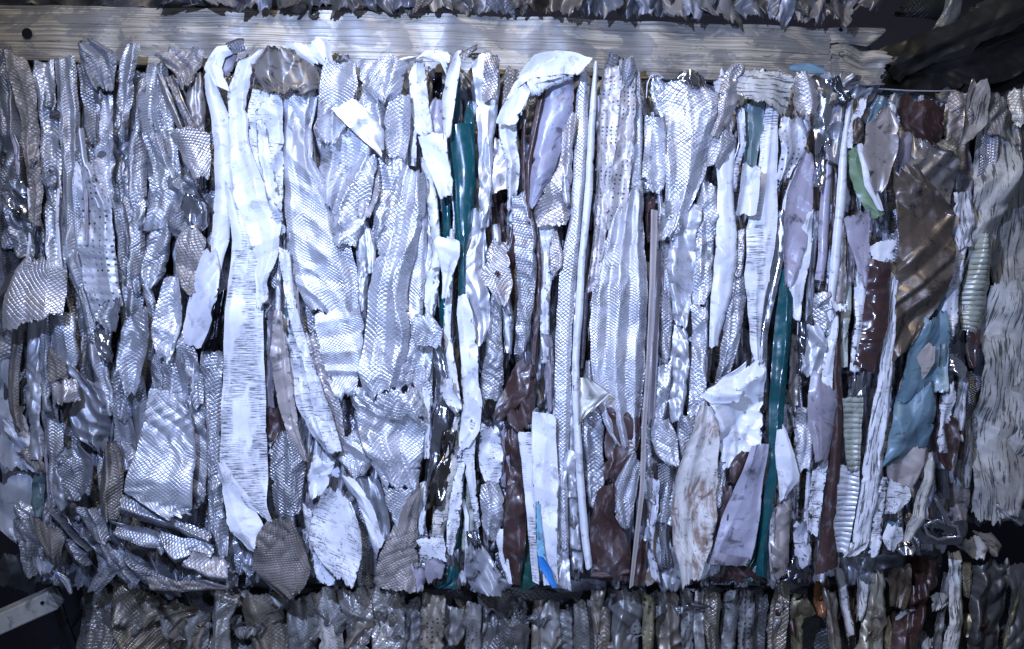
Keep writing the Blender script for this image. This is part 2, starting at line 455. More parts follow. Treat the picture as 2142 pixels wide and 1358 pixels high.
# ------------------------------------------------------------------ setting
def box_mesh(name, x0, x1, y0, y1, z0, z1, mat, rough=0.0):
    import bmesh
    bm = bmesh.new()
    bmesh.ops.create_cube(bm, size=1)
    for v in bm.verts:
        v.co.x = x0 if v.co.x < 0 else x1
        v.co.y = y0 if v.co.y < 0 else y1
        v.co.z = z0 if v.co.z < 0 else z1
    bmesh.ops.bevel(bm, geom=bm.edges[:], offset=0.003, segments=2, affect='EDGES')
    uvl = bm.loops.layers.uv.new('UVMap')
    for f_ in bm.faces:
        for l in f_.loops:
            l[uvl].uv = (l.vert.co.x, l.vert.co.z + l.vert.co.y)
    me = bpy.data.meshes.new(name); bm.to_mesh(me); bm.free()
    me.materials.append(mat)
    o = bpy.data.objects.new(name, me); sc.collection.objects.link(o)
    return o

m, nt, b = new_mat('dark_shed')
N = NB(nt); tc = nt.nodes.new('ShaderNodeTexCoord').outputs['Object']
c = N.mix(N.step(N.noise(tc, 3, 4), 0.4, 0.6), (0.010, 0.008, 0.016, 1), (0.022, 0.018, 0.026, 1))
nt.links.new(c, b.inputs['Base Color']); b.inputs['Roughness'].default_value = 0.8
tag(box_mesh('backdrop', -3, 3, 1.0, 1.1, -2, 2, m), kind='structure')
tag(box_mesh('floor', -3, 3, -0.3, 1.0, -1.45, -1.35, m), kind='structure')

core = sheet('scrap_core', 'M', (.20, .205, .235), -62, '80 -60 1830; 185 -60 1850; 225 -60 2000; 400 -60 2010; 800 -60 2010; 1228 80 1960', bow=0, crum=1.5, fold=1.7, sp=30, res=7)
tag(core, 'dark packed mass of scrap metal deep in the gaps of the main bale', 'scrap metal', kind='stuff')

# grooved plank across the top of the bale
m, nt, b = new_mat('grooved_plank')
N = NB(nt); uv, col, rnd = base_nodes(nt)
sp_ = nt.nodes.new('ShaderNodeSeparateXYZ'); nt.links.new(uv, sp_.inputs[0])
wob = N.math('MULTIPLY', N.math('SUBTRACT', N.noise(N.mapv(uv, (3, 1.2, 1)), 1, 3), 0.5), 0.0025)
uu = N.math('ADD', sp_.outputs[0], wob)
w1 = N.noise(N.mapv(uv, (90, 0.35, 1)), 1.0, 1, 0.5)
uw = N.math('ADD', uu, N.math('MULTIPLY', w1, 0.006))
g1 = N.math('PINGPONG', uw, 0.0078)
groove = N.step(g1, 0.0010, 0.0003)
str_ = N.noise(N.mapv(uv, (420, 3.5, 1)), 1.0, 4, 0.6)
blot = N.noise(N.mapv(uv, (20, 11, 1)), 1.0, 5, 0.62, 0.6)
fine = N.noise(N.mapv(uv, (160, 30, 1)), 1.0, 4, 0.7)
c = N.mix(N.step(str_, 0.35, 0.65), (0.19, 0.165, 0.12, 1), (0.44, 0.39, 0.31, 1))
c = N.mix(N.math('MULTIPLY', N.step(blot, 0.46, 0.54), 0.80), c, (0.15, 0.145, 0.135, 1))  # random dark blotches: stains, plus dappled shade painted into the colour
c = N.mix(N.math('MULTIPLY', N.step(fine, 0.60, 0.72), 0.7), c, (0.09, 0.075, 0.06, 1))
lines = N.step(N.noise(N.mapv(uv, (240, 1.6, 1)), 1.0, 4, 0.6), 0.58, 0.63)
scr = N.step(N.noise(N.mapv(uv, (70, 24, 1), 0.5), 1.0, 5, 0.8, 1.0), 0.60, 0.66)
c = N.mix(N.math('MULTIPLY', scr, 0.75), c, (0.07, 0.06, 0.05, 1))
c = N.mix(N.math('MULTIPLY', lines, 0.7), c, (0.06, 0.05, 0.045, 1))
c = N.mix(N.math('MULTIPLY', groove, N.rng(N.noise(N.mapv(uv, (60, 5, 1)), 1, 3), .48, .66, .0, .7)), c, (0.02, 0.018, 0.018, 1))
nt.links.new(c, b.inputs['Base Color']); b.inputs['Metallic'].default_value = 0.2
nt.links.new(N.rng(str_, .3, .7, .30, .5), b.inputs['Roughness'])
nm_ = N.bump(groove, 0.4, -0.0012); nm_ = N.bump(str_, 0.3, 0.0007, nm_)
nt.links.new(nm_, b.inputs['Normal'])
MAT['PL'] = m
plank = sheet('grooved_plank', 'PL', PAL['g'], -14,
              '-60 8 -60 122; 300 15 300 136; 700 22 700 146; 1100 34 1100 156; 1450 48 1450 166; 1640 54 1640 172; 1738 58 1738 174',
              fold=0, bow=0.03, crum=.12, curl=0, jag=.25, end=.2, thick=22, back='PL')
tag(plank, 'long weathered grey plank with fine parallel grooves lying along the top of the main bale', 'plank')
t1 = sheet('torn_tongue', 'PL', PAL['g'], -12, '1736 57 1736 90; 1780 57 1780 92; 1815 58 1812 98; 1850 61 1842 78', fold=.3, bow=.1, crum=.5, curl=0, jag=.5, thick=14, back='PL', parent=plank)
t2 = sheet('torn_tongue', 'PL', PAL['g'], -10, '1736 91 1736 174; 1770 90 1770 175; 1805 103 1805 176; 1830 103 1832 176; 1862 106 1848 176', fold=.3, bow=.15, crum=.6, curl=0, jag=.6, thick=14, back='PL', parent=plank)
import bmesh
def disc(name, x, y, f, r, depth, mat, parent=None, bumpy=0.0, color=(.02, .02, .02), seg=20):
    bm = bmesh.new()
    if bumpy:
        bmesh.ops.create_icosphere(bm, subdivisions=3, radius=r / 1000)
        rr = random.Random(int(x))
        for v in bm.verts:
            k = 1 + bumpy * (math.sin(v.co.x * 700 + 1) * math.sin(v.co.z * 900) + rr.uniform(-.3, .3))
            v.co = v.co * k; v.co.y *= depth / r
    else:
        bmesh.ops.create_cone(bm, cap_ends=True, segments=seg, radius1=r / 1000, radius2=r * .8 / 1000, depth=depth / 1000)
        for v in bm.verts: v.co = (v.co.x, v.co.z, v.co.y)
    me = bpy.data.meshes.new(name); bm.to_mesh(me); bm.free(); me.materials.append(mat)
    for p_ in me.polygons: p_.use_smooth = bool(bumpy)
    o = bpy.data.objects.new(name, me); sc.collection.objects.link(o); o.color = (*color, 1)
    P_ = np.array(px(x, y, f)); 
    if parent is not None: o.parent = parent; P_ = P_ - np.array(parent.location)
    o.location = tuple(P_); return o
disc('screw_hole', 57, 70, -11, 11, 3, MAT['BZ'], plank, color=(.004, .004, .004))
disc('dirt_clump', 656, 29, -10, 11, 6, MAT['BZ'], plank, bumpy=.25, color=(.10, .09, .07))
disc('screw_hole', 1758, 62, -9, 4, 3, MAT['BZ'], plank, color=(.004, .004, .004))

# ------------------------------------------------------------------ main bale, left third: embossed grey siding
A('E','gd',5,'100 -10 18; 170 -10 32; 300 -5 48; 400 0 56; 520 -5 60','dark glossy crumpled sheet at the far left edge just under the plank',bow=.6,crum=1.6)
A('ED','gt',22,'112 8 50; 165 16 72; 240 35 78; 330 50 80; 405 58 88; 470 62 84','taupe embossed strip with a rolled bright edge, second from the left under the plank',bow=.5,curl=4)
A('E','g',14,'128 72 112; 230 80 120; 340 86 126; 420 92 132; 560 100 140; 700 98 136; 840 106 150','long straight embossed strip running down behind the square embossed flap at left',fold=1.3)
A('E','g',18,'120 110 156; 200 116 160; 300 124 162; 420 128 166; 530 134 172; 620 158 198; 740 188 226; 850 214 244','long embossed strip that bends to the right as it runs down from the plank',fold=1.4,curl=3)
A('ED','gd',34,'158 86 200 84; 165 112 246 112; 176 150 240 172; 196 185 238 190','dark folded embossed corner standing up over the plank at left',crum=1.5,bow=.1)
A('E','gd',26,'135 165 190; 190 168 212; 250 180 206; 300 190 200','short dark triangular fold under the dark folded corner at left',crum=1.5)
A('E','g',52,'90 262 290; 130 250 285; 200 244 276; 262 240 262','bright upright embossed ribbon poking up over the plank at left',bow=.5,curl=3,fold=.6)
A('E','g',12,'150 272 305; 268 268 292; 350 262 300; 450 264 300; 560 256 292; 640 250 286','embossed strip hanging below the bright upright ribbon at left',bow=.7)
A('E','gl',16,'195 205 236; 260 204 240; 320 196 238; 380 205 234; 430 215 234','pale faceted embossed strip with triangular dents left of the upright ribbon',crum=1.8)
A('E','gd',10,'250 160 205; 330 160 208; 430 170 215; 520 180 222','dark embossed strip behind the pale faceted strip at upper left')
A('M','g',40,'268 158 172; 330 166 180; 400 186 199; 436 203 212','narrow bright-edged metal rod-like fold slanting down at upper left',bow=1.0,crum=.3,name='folded_strip')
A('E','gd',20,'420 228 256; 500 236 270; 580 240 262; 650 240 250','narrow dark embossed strip right of the large perforated-looking plate at left',bow=.7)
A('D','g',46,'345 150 186; 430 160 226; 520 160 238; 600 172 250; 640 186 254; 660 196 222','large smooth plate with rows of small dark dents in the left part of the bale',fold=.5,crum=.6,bow=.3)
A('E','gd',52,'628 215 252; 660 200 252; 695 222 246','small dark folded-back flap under the plate with rows of dents',crum=1.2)
A('E','g',42,'280 300 336; 340 312 354; 400 324 376; 480 298 346','embossed plate with diamond pattern hanging left of the white strips, below the plank',fold=.6,crum=.8)
A('E','glt',60,'352 282 395 263; 368 310 436 280; 385 345 438 330; 402 375 436 368','square embossed flap with torn top edge next to the white curl',fold=.4,crum=.5)
A('ED','gt',30,'325 114 426 98; 342 130 420 128; 362 152 414 154; 378 182 404 176','dark triangular embossed fan over the plank left of the white curl',fold=.7,bow=.1)
A('BZ','og',34,'155 326 340; 200 340 358; 250 362 376; 296 384 394','thin dark rusty strip slanting down under the dark embossed fan',bow=.8)
A('ED','gt',30,'160 345 362; 210 370 384; 270 398 412','thin taupe strip beside the rusty strip left of the white curl',bow=.8)
A('M','gt',24,'150 392 420; 200 385 425; 260 392 428; 310 400 430','flat grey-brown strip left of the tall white strip near the plank')
A('E','gd',30,'370 350 400; 420 365 425; 480 360 425; 520 380 410','dark crumpled embossed lump left of the tall white strip',crum=2.0)
A('B','gl',38,'408 388 415; 430 380 434; 470 388 432; 486 395 425','small very shiny crushed knob left of the tall white strip',crum=2.2,cat='scrap piece')
A('E','g',24,'190 330 352; 250 338 362; 320 350 372; 420 360 384; 480 352 372','embossed strip with bright diagonal glint between the two embossed flaps at left')
# middle-left
A('E','glt',76,'52 538 122 548; 30 568 132 562; 12 622 132 610; 4 692 133 654','square embossed flap with an upright crease jutting out near the left edge',fold=.45,crum=.35,bow=.18,jag=.6,curl=1)
A('E','gd',20,'400 0 30; 480 20 70; 540 30 70','dark embossed twist above the jutting square flap at left',crum=1.5)
A('B','gl',26,'380 8 48; 420 4 54; 450 20 50','shiny dented bulge near the left edge below the taupe strip',crum=1.5,cat='scrap piece')
A('ED','og',26,'660 24 48; 780 12 38; 860 14 38; 905 30 50','brownish weathered embossed strip under the square flap at left',bow=.7)
A('M','g',24,'670 48 86; 780 50 84; 880 50 84; 960 60 95','smooth bluish strip under the square flap at left',bow=.6)
A('E','g',30,'660 80 104; 760 80 100; 860 84 104','narrow embossed strip with bright beads right of the smooth bluish strip',bow=.8)
A('E','g',40,'655 98 144; 700 98 152; 740 100 158; 765 118 158','short embossed piece with a torn lower edge right of the square flap',bow=.6)
A('ED','og',44,'730 96 112; 760 97 132; 795 98 140','dull torn brown-grey scrap below the short embossed piece at left')
A('E','glt',80,'97 800 150 796; 95 824 160 818; 97 850 160 842','small embossed tab folded forward at left, above the dark smooth fold',fold=.8,bow=.6)
A('M','gd',36,'135 762 198 800; 150 820 226 850; 140 870 222 900; 150 915 214 930; 190 944 204 944','big dark smooth fold with soft highlights in the lower left',fold=.5,crum=.8)
A('E','g',30,'600 158 176; 700 175 204; 800 196 232; 870 220 246','long embossed strip crossing down to the right left of the diamond-shaped leaf',bow=.6)
A('B','gl',48,'690 190 236; 715 196 232; 740 204 236; 758 212 234','knot of small shiny curled loops under the plate with rows of dents',crum=2.5,cat='scrap piece')
A('E','g',62,'262 668 310 640; 254 700 314 690; 246 765 298 765; 266 828 285 824','diamond-shaped embossed leaf hanging in the left part of the bale',fold=.5,crum=.7,bow=.3)
A('E','g',44,'460 318 358; 505 306 352; 570 292 340; 604 298 322','small embossed plate with dark dents above the diamond-shaped leaf',crum=.9)
A('ED','gt',50,'475 385 410; 500 370 428; 550 362 426; 600 374 410; 614 392 402','oval taupe embossed scale left of the white strip, level with the square flap',fold=.5,bow=.4)
A('E','gl',52,'582 346 374; 640 328 382; 700 318 374; 758 336 354','pointed embossed leaf with dark scale outlines right of the diamond-shaped leaf',fold=.6,bow=.5)
A('E','g',40,'560 290 305; 640 304 326; 690 310 330; 750 300 316','twisted embossed rope-like fold between the two leaves at left',bow=1.0)
A('E','gd',22,'600 240 300; 680 250 290; 780 230 280; 880 235 280','dark embossed strip behind the diamond-shaped leaf')
A('F','g',26,'740 300 345; 820 320 350; 900 320 340','smooth bluish fold below the pointed leaf')
A('E','g',34,'740 335 385; 800 345 400; 860 340 405; 920 350 400','creased embossed piece with bright dents above the big hanging plate',crum=1.4)
A('P','wl',56,'524 425 447; 580 404 458; 640 386 452; 700 382 434; 724 384 420','torn lavender-white sheet with a sharp lower corner left of the big white sheet',fold=.4,crum=.7,bow=.2)
A('B','k',50,'612 444 470; 660 432 468; 700 424 462; 735 418 452','black mirror-like strip beside the torn lavender-white sheet',crum=1.0,cat='metal strip')
A('E','g',42,'690 366 385; 740 372 412; 790 392 422; 850 405 425','embossed strip curling under the torn lavender-white sheet')
A('E','g',36,'730 420 466; 800 418 464; 900 430 458; 1000 432 460; 1100 440 472; 1168 455 478','long grey embossed strip hugging the left side of the big white sheet',bow=.5,fold=.7)
A('E','g',28,'830 400 428; 900 404 432; 1000 402 432; 1060 405 430','shiny crushed strip right of the big hanging plate',crum=1.8)
A('E','gl',64,'312 812 385 826; 302 880 402 884; 284 950 405 950; 262 1022 402 1030; 262 1030 402 1060; 350 1086 400 1072','largest hanging embossed plate in the lower left with a straight right side',fold=.45,crum=.7,bow=.25,jag=.5)
A('E','g',28,'860 240 275; 930 236 285; 980 250 290','embossed fold tucked left of the largest hanging plate')
A('E','gd',34,'790 255 300; 850 262 305; 910 275 310; 950 285 300','embossed strip running down into the largest hanging plate',bow=.6)
A('E','gd',44,'935 134 160; 960 119 192; 1000 124 196; 1042 140 188','dark embossed cup with a white glint in the lower left',crum=1.0,bow=.5)
A('E','og',48,'925 218 238; 980 207 252; 1040 205 248; 1088 214 246','brown-stained embossed strip in the lower left',bow=.6)
A('E','g',40,'925 246 270; 950 252 286; 985 262 284','small rolled embossed scrap above the brown-stained strip',bow=.9)
A('E','g',30,'880 90 130; 940 95 135; 1000 100 125; 1060 102 122','bluish embossed strip left of the dark cup')
A('M','g',38,'980 102 126; 1010 100 138; 1050 110 142; 1070 118 136','small crushed metal roll with a shiny end at lower left',bow=.9,crum=1.5)
A('E','g',44,'145 1065 195 1062; 165 1100 212 1095; 188 1138 224 1130; 205 1145 226 1136','embossed roll slanting down to the right at lower left',bow=.8)
A('ED','og',40,'60 1082 125 1110; 68 1120 132 1130; 90 1160 122 1172','dull brown embossed plate at the lower left corner of the bale',crum=.9)
A('E','gd',36,'120 1130 160 1130; 130 1160 178 1160; 150 1186 182 1186','dark bent embossed tube end at the lower left corner',bow=.8)
A('E','gd',34,'90 1060 140 1075; 120 1090 160 1100; 140 1110 190 1140; 180 1150 220 1165','dark wavy roll above the dark bent tube end at lower left',bow=.8)
A('E','g',52,'250 1034 250 1075; 300 1052 290 1092; 345 1080 340 1110; 442 1118 432 1140','long embossed roll slanting to the right just below the largest hanging plate',bow=.8,fold=.7)
A('E','g',58,'236 1092 240 1118; 285 1100 280 1135; 330 1110 325 1150; 345 1150 335 1162','forward embossed lip below the long slanting roll at lower left',bow=.8)
A('E','g',50,'335 1112 330 1140; 375 1128 365 1180; 420 1130 410 1160; 442 1145 440 1170','curved embossed fold below the long slanting roll, right of the forward lip',bow=.8)
A('ED','glt',60,'400 1150 378 1188; 440 1168 420 1210; 478 1180 470 1222','embossed end piece with a clear diamond grid at the bottom left',bow=.5,fold=.5)
A('E','gd',40,'240 1130 262 1128; 290 1180 250 1170; 330 1200 300 1225; 375 1222 360 1235','dark embossed fold with a bright rim at the bottom left',bow=.7,curl=4)
A('ED','gd',34,'1140 190 226; 1190 200 250; 1240 175 205','dark embossed blade pointing down at the bottom left corner')
A('ED','gd',34,'1150 220 260; 1185 225 265; 1215 250 290; 1230 265 280','crushed dark scrap between the bottom left blades',crum=2)
A('ED','gt',46,'305 1205 312 1235; 360 1215 360 1240; 430 1212 440 1236; 475 1225 480 1236','flat dark lower edge piece under the left part of the bale',bow=.4)
A('M','gk',10,'1100 180 330; 1200 200 360; 1235 240 380','dark sheet behind the bottom left folds')
# far lower left white/blue sheets
A('P','pb',-8,'760 -20 20; 850 -20 45; 920 -10 70; 985 0 60','pale blue-white sheet at the left edge half way down',fold=.4)
A('P','wl',8,'880 0 30; 910 14 60; 950 22 78; 985 40 95','curved white sheet tip beside the taupe triangle at the left edge',fold=.5)
A('ED','gt',20,'20 950 80 930; 40 968 92 955; 60 985 96 985','taupe embossed triangle at the left edge',bow=.4)
A('PD','pb',-20,'-20 1020 60 985; -10 1060 68 1030; 0 1110 60 1100; 30 1130 62 1140','large dirty pale blue sheet at the lower left edge',fold=.3,crum=.5)
A('PD','tl',6,'990 66 96; 1030 60 92; 1080 62 84','folded blue-grey sheet at lower left between the blue sheet and the embossed folds')
A('P','pb',14,'60 1165 104 1165; 66 1185 108 1185; 80 1200 100 1202','small pale blue folded pocket at the bottom left corner of the bale',bow=.6)
A('PD','pb',0,'100 1190 118 1195; 130 1215 148 1212; 146 1244 152 1240','pale blue pointed tip hanging out of the bottom left corner')

# ------------------------------------------------------------------ white group left of centre
A('P','w',40,'126 425 446; 190 427 458; 250 440 480; 320 446 484; 400 446 486; 500 440 474; 592 438 452','tall narrow white strip left of the big white sheet',fold=.5,crum=.5,bow=.6)
A('P','w',66,'448 178 478 190; 428 130 462 140; 452 96 468 118; 500 92 508 104; 516 98 515 106','white curl arching over the plank above the tall white strip',fold=.3,crum=.3,bow=.5,end=.3)
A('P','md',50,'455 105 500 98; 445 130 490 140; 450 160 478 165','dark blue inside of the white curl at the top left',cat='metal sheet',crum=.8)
A('ED','gk',74,'470 90 482 104; 495 78 500 108; 509 78 509 108','small dark torn flap at the tip of the white curl',fold=.4)
A('P','w',54,'104 530 548; 128 498 536; 170 482 522; 200 476 514; 300 482 520; 400 486 556; 470 510 585; 530 530 580; 590 532 556; 640 540 552','smooth white folded sheet at the top of the big white sheet',fold=.45,crum=.7,bow=.3)
A('WH','w',46,'400 478 500; 500 484 545; 600 474 548; 700 468 551; 800 464 553; 900 459 556; 960 458 558; 1010 468 560; 1060 510 560; 1082 545 560','big white sheet with black scrape marks across its middle',fold=.18,crum=.22,bow=.12,jag=.3,curl=0)
A('P','w',60,'968 456 464; 1020 462 500; 1070 470 530; 1110 476 552; 1145 520 556','white folded foot at the bottom of the big white sheet',fold=.5,crum=.6,bow=.2)
A('WS','w',44,'190 525 588; 260 518 592; 340 530 590; 420 548 590; 490 566 592','white strip with black peeled patches right of the smooth white sheet',crum=1.4)
A('P','w',50,'250 534 552; 330 540 566; 400 556 580; 450 566 590','bright white blade between the peeled strip and the big embossed sheet',bow=.6,fold=.5)
A('BZ','og',74,'552 100 610 96; 530 124 650 118; 528 158 668 176; 552 192 640 190','crumpled glossy grey-brown cap over the white strips at the top',fold=.8,crum=1.6,bow=.5)
A('PD','br',62,'524 132 560 132; 522 152 562 158; 524 168 556 178','dark red-brown patch at the left end of the grey-brown cap')
A('PD','ww',60,'580 92 686 80; 598 108 692 104; 640 128 698 138','off-white folded sheet lying on the plank behind the grey-brown cap',fold=.4,crum=.6)
A('M','gk',56,'702 118 728 112; 700 128 734 132','tiny dark tab on the plank right of the off-white folded sheet')
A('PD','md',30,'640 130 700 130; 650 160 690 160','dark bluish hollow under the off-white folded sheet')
A('BZ','gt',36,'120 500 528; 140 500 540; 175 505 545','small dark scrap between the white curl and the grey-brown cap')
A('F','g',30,'480 562 584; 520 560 582; 600 565 585','thin grey strip between the white sheet and the narrow scratched strip')
A('WS','w',58,'520 582 604; 600 592 613; 690 612 632; 780 640 662; 860 654 692; 945 688 716','narrow scratched white strip slanting down right of the big white sheet',fold=.5,bow=.4)
A('PD','ta',48,'650 574 592; 740 564 602; 830 575 614; 900 598 624; 965 628 648','tan painted strip with dark scuffs right of the big white sheet',fold=.4,bow=.5)
A('P','tl',20,'640 590 612; 700 592 620; 760 594 624','grey-green sliver behind the tan strip')
A('WS','w',40,'700 594 620; 780 602 652; 850 620 672; 900 645 692; 948 680 712','scratched white sheet with diagonal black lines right of the tan strip',crum=.8)
A('PD','br',24,'850 556 590; 920 558 600','dark brown crushed sliver beside the tan strip',crum=1.6)
A('P','md',22,'640 556 576; 700 560 574; 800 556 572; 860 558 574','dark blue-grey sliver right of the big white sheet')

# ------------------------------------------------------------------ centre-left embossed silver
A('E','gl',40,'180 598 668; 260 592 652; 330 590 655; 400 592 690; 480 596 722; 560 602 746; 660 640 748','biggest bright embossed sheet fanning out left of the centre',fold=1.2,crum=.7,bow=.25,sp=26)
A('E','gl',56,'130 682 745; 180 668 752; 225 668 736; 268 662 722; 300 675 700','embossed sheet with large dark-outlined scales under the plank left of the centre',crum=1.2)
A('E','gl',62,'742 126 858 118; 748 160 848 150; 752 192 836 198; 784 216 812 212','torn embossed flap with a rolled end on the plank left of the centre',fold=.8,crum=.8)
A('M','glt',70,'815 118 822 138; 840 112 842 128; 868 114 870 124','small rolled grey tube lying against the plank',bow=1.0,fold=.2)
A('E','gl',50,'190 745 800; 230 750 805; 270 765 805; 290 780 800','embossed fold below the torn embossed flap')
A('M','gl',82,'690 226 745 208; 735 272 792 256; 765 298 802 272; 796 326 803 312','flat matte strip lying diagonally across the embossed sheets left of the centre',fold=.2,crum=.3,bow=.1,jag=.5)
A('E','gl',56,'195 812 860; 250 806 860; 290 804 856; 330 810 850','upright embossed sheet left of the white folds near the centre top',fold=.6)
A('ED','gl',54,'240 690 740; 290 668 772; 345 662 772; 390 668 748; 438 680 706','crumpled matte roll with dirty patches left of the centre',crum=1.3,bow=.6)
A('E','gl',66,'755 318 788 330; 718 378 782 374; 692 440 765 446; 692 505 742 518','bright embossed cone pointing down left under the diagonal matte strip',fold=.7,bow=.5)
A('ED','glt',50,'352 762 792; 400 752 796; 455 748 776','dull torn strip right of the bright embossed cone')
A('E','gl',44,'310 790 848; 380 785 850; 450 780 840; 520 775 820','embossed sheet behind the long twisted embossed sheet')
A('E','gl',76,'840 344 886 362; 815 420 890 432; 795 500 872 512; 770 600 850 612; 760 700 856 702; 748 780 846 780; 762 822 835 822','long bright embossed sheet slanting from the white folds down to the left of centre',fold=.7,crum=.6,bow=.45)
A('E','gl',58,'370 868 896; 450 862 894; 550 850 890; 650 835 885; 760 820 872; 810 825 860','second embossed sheet hugging the right side of the long slanting one',bow=.5)
A('M','gl',48,'440 880 905; 520 870 905; 600 862 895; 655 860 880','rough grey strip with a torn right edge left of the white folds')
A('E','gl',50,'655 660 752 640; 668 720 762 700; 680 775 752 775; 704 832 742 826','embossed sheet with horizontal folds left of the long slanting sheet',fold=.9,fa=1.6,sp=32,crum=.7,bow=.1)
A('M','gl',36,'460 744 770; 540 745 775; 600 748 768; 650 752 766','dull narrow fold left of the long slanting sheet, above the horizontal folds')
A('M','w',40,'478 762 775; 520 765 786; 570 768 784','very bright blank metal patch beside the long slanting sheet')
A('E','glt',44,'700 640 662; 780 658 692; 860 675 716; 935 690 722','stained embossed strip between the scratched white sheet and the horizontal folds')
A('E','gl',66,'790 822 870 812; 786 850 885 845; 800 880 890 872','torn embossed lip over the top of the wide lower embossed plate',fold=.5)
A('E','gl',58,'728 826 835 840; 744 880 890 885; 760 935 884 940; 800 1015 872 1024','wide embossed plate below the long slanting sheet in the lower centre',fold=.5,crum=.9,bow=.2)
A('M','w',56,'805 740 800; 835 750 790; 850 765 782','small crushed white-silver knob left of the torn embossed lip',crum=2.2,cat='scrap piece')
A('E','gl',50,'716 918 748 900; 706 962 782 972; 740 1002 762 992','folded embossed corner left of the wide lower plate',bow=.4)
A('F','g',44,'902 580 612; 960 562 636; 1020 565 632; 1080 575 628','grey stucco sheet with black flecks right of the foot of the big white sheet',crum=1.1)
A('ED','og',66,'552 1088 606 1088; 538 1122 628 1132; 526 1188 646 1196; 545 1215 640 1222; 592 1256 622 1246','brown-grey embossed plate hanging at the bottom right of the white foot',fold=.5,crum=.7,bow=.2)
A('WS','w',60,'690 1012 732 1050; 656 1070 755 1112; 648 1120 756 1170; 688 1195 738 1228','square white sheet with diagonal black scratches in the lower centre left',fold=.3,crum=.5,bow=.3)
A('P','w',54,'700 990 740 1004; 735 1040 775 1050; 762 1090 796 1120; 784 1160 806 1136','smooth white strip curving down right of the scratched square sheet',fold=.5,bow=.5)
A('P','w',46,'960 655 700; 1000 640 690; 1040 650 680','crumpled white fold above the scratched square sheet',crum=1.5)
A('WS','w',50,'1060 632 655; 1130 640 662; 1190 655 690; 1225 665 700','white strips crushed left of the scratched square sheet',crum=1.3)
A('PD','md',38,'1030 640 665; 1090 640 660; 1150 650 668','blue-grey sliver left of the scratched square sheet')
A('M','gd',36,'1000 745 790; 1060 760 812; 1120 780 815; 1135 790 806','grey folds in the hollow below the wide lower embossed plate',fold=1.5)
A('E','gl',56,'800 1018 865 1025; 808 1060 858 1055; 826 1104 834 1100','torn embossed triangle below the wide lower plate',fold=.5)
A('ED','gt',62,'868 1018 884 1012; 830 1085 872 1090; 795 1160 872 1170; 778 1225 870 1242','dull embossed wedge rising from the bottom edge left of the centre',fold=.8,bow=.4)
A('E','gl',50,'720 860 905; 790 862 900; 850 880 905','crinkled embossed strip left of the bare metal channel',crum=1.6)
A('E','gl',80,'862 672 896 652; 858 702 926 694; 872 728 922 722','small five-sided embossed tab at the left of the white strips in the centre',fold=.3,crum=.3,bow=.15)
A('E','g',40,'1100 860 890; 1170 868 900; 1230 850 880','small embossed strip at the bottom edge left of the mauve tag')

# ------------------------------------------------------------------ centre: white folds, teal and grey
A('P','w',58,'125 868 882; 160 855 890; 225 858 898; 275 868 906; 290 880 905','white pointed fold left of the white arch at the top centre',fold=.5,bow=.6)
A('P','w',62,'866 130 882 120; 890 100 905 125; 915 98 920 130; 942 110 935 160','white arch folded over the top edge left of the teal strips',fold=.4,bow=.5)
A('P','wl',40,'250 856 876; 300 856 872; 348 852 870','narrow white blade under the white pointed fold')
A('P','w',60,'282 876 932; 330 886 938; 370 902 946; 412 922 947','white folded sheet left of the large teal strip',fold=.3,crum=.5,bow=.2)
A('PD','ml',50,'208 905 924; 250 892 926; 288 888 930','mauve-grey torn piece above the white folded sheet left of the teal strip',crum=.6)
A('P','w',64,'105 956 968; 150 938 962; 210 926 952; 290 928 942','white blade standing left of the teal strips with its tip over the plank',bow=.5,fold=.4)
A('ED','og',76,'960 112 968 128; 980 100 984 114; 999 90 998 104','small dark flap at the tip of the white blade on the plank',fold=.4)
A('PG','te',30,'165 952 964; 240 942 962; 270 940 955','thin dark teal strip behind the white blade at the top',fold=.4)
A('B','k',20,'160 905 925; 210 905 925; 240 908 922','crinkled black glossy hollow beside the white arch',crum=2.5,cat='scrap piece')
A('PG','te',52,'258 934 990; 320 938 994; 400 946 992; 480 952 986; 540 958 976; 625 965 970','large glossy teal strip at the top centre of the bale',fold=.35,crum=.3,bow=.8,jag=.2,end=.3)
A('PG','te',36,'415 925 940; 520 918 944; 640 915 938; 685 922 930','narrow teal strip below and left of the large glossy teal strip',fold=.5,bow=.6)
A('PG','te',34,'215 975 988; 250 970 992; 280 968 990','crumpled teal end above the large glossy teal strip',crum=1.5)
A('M','gl',54,'116 985 1042; 180 992 1046; 300 1000 1032; 400 1002 1030; 475 1002 1024','smooth grey strip standing right of the large teal strip',fold=.7,bow=.5)
A('E','glt',68,'116 1015 1045; 160 1010 1042; 210 1008 1040','scaly embossed patch folded over the grey strip right of the teal one',fold=.4)
A('M','gt',50,'965 118 985 118; 990 112 1020 126; 1040 118 1046 128','grey lip rolled over the top of the smooth grey strip',fold=.3)
A('M','gl',46,'440 990 1012; 520 970 1018; 565 962 1012; 620 974 1024; 680 992 1026; 720 1002 1012','long matte grey leaf below the large teal strip',fold=.6,bow=.4)
A('P','w',44,'330 880 898; 420 894 914; 520 904 922; 620 890 914; 660 892 908','thin white strip left of the narrow teal strip',fold=.5,bow=.6)
A('P','w',72,'495 908 938; 505 906 960; 535 916 962; 575 926 946; 622 928 936','white arrow-shaped flap in front of the teal strips at the centre',fold=.3,crum=.5,bow=.2)
A('P','w',56,'560 900 920; 600 888 918; 640 888 908; 662 892 904','small white fold left of the white arrow-shaped flap',crum=.8)
A('P','w',50,'480 940 950; 600 932 946; 700 926 942; 780 936 956; 860 950 966','thin white strip running down from the white arrow-shaped flap',bow=.6,fold=.5)
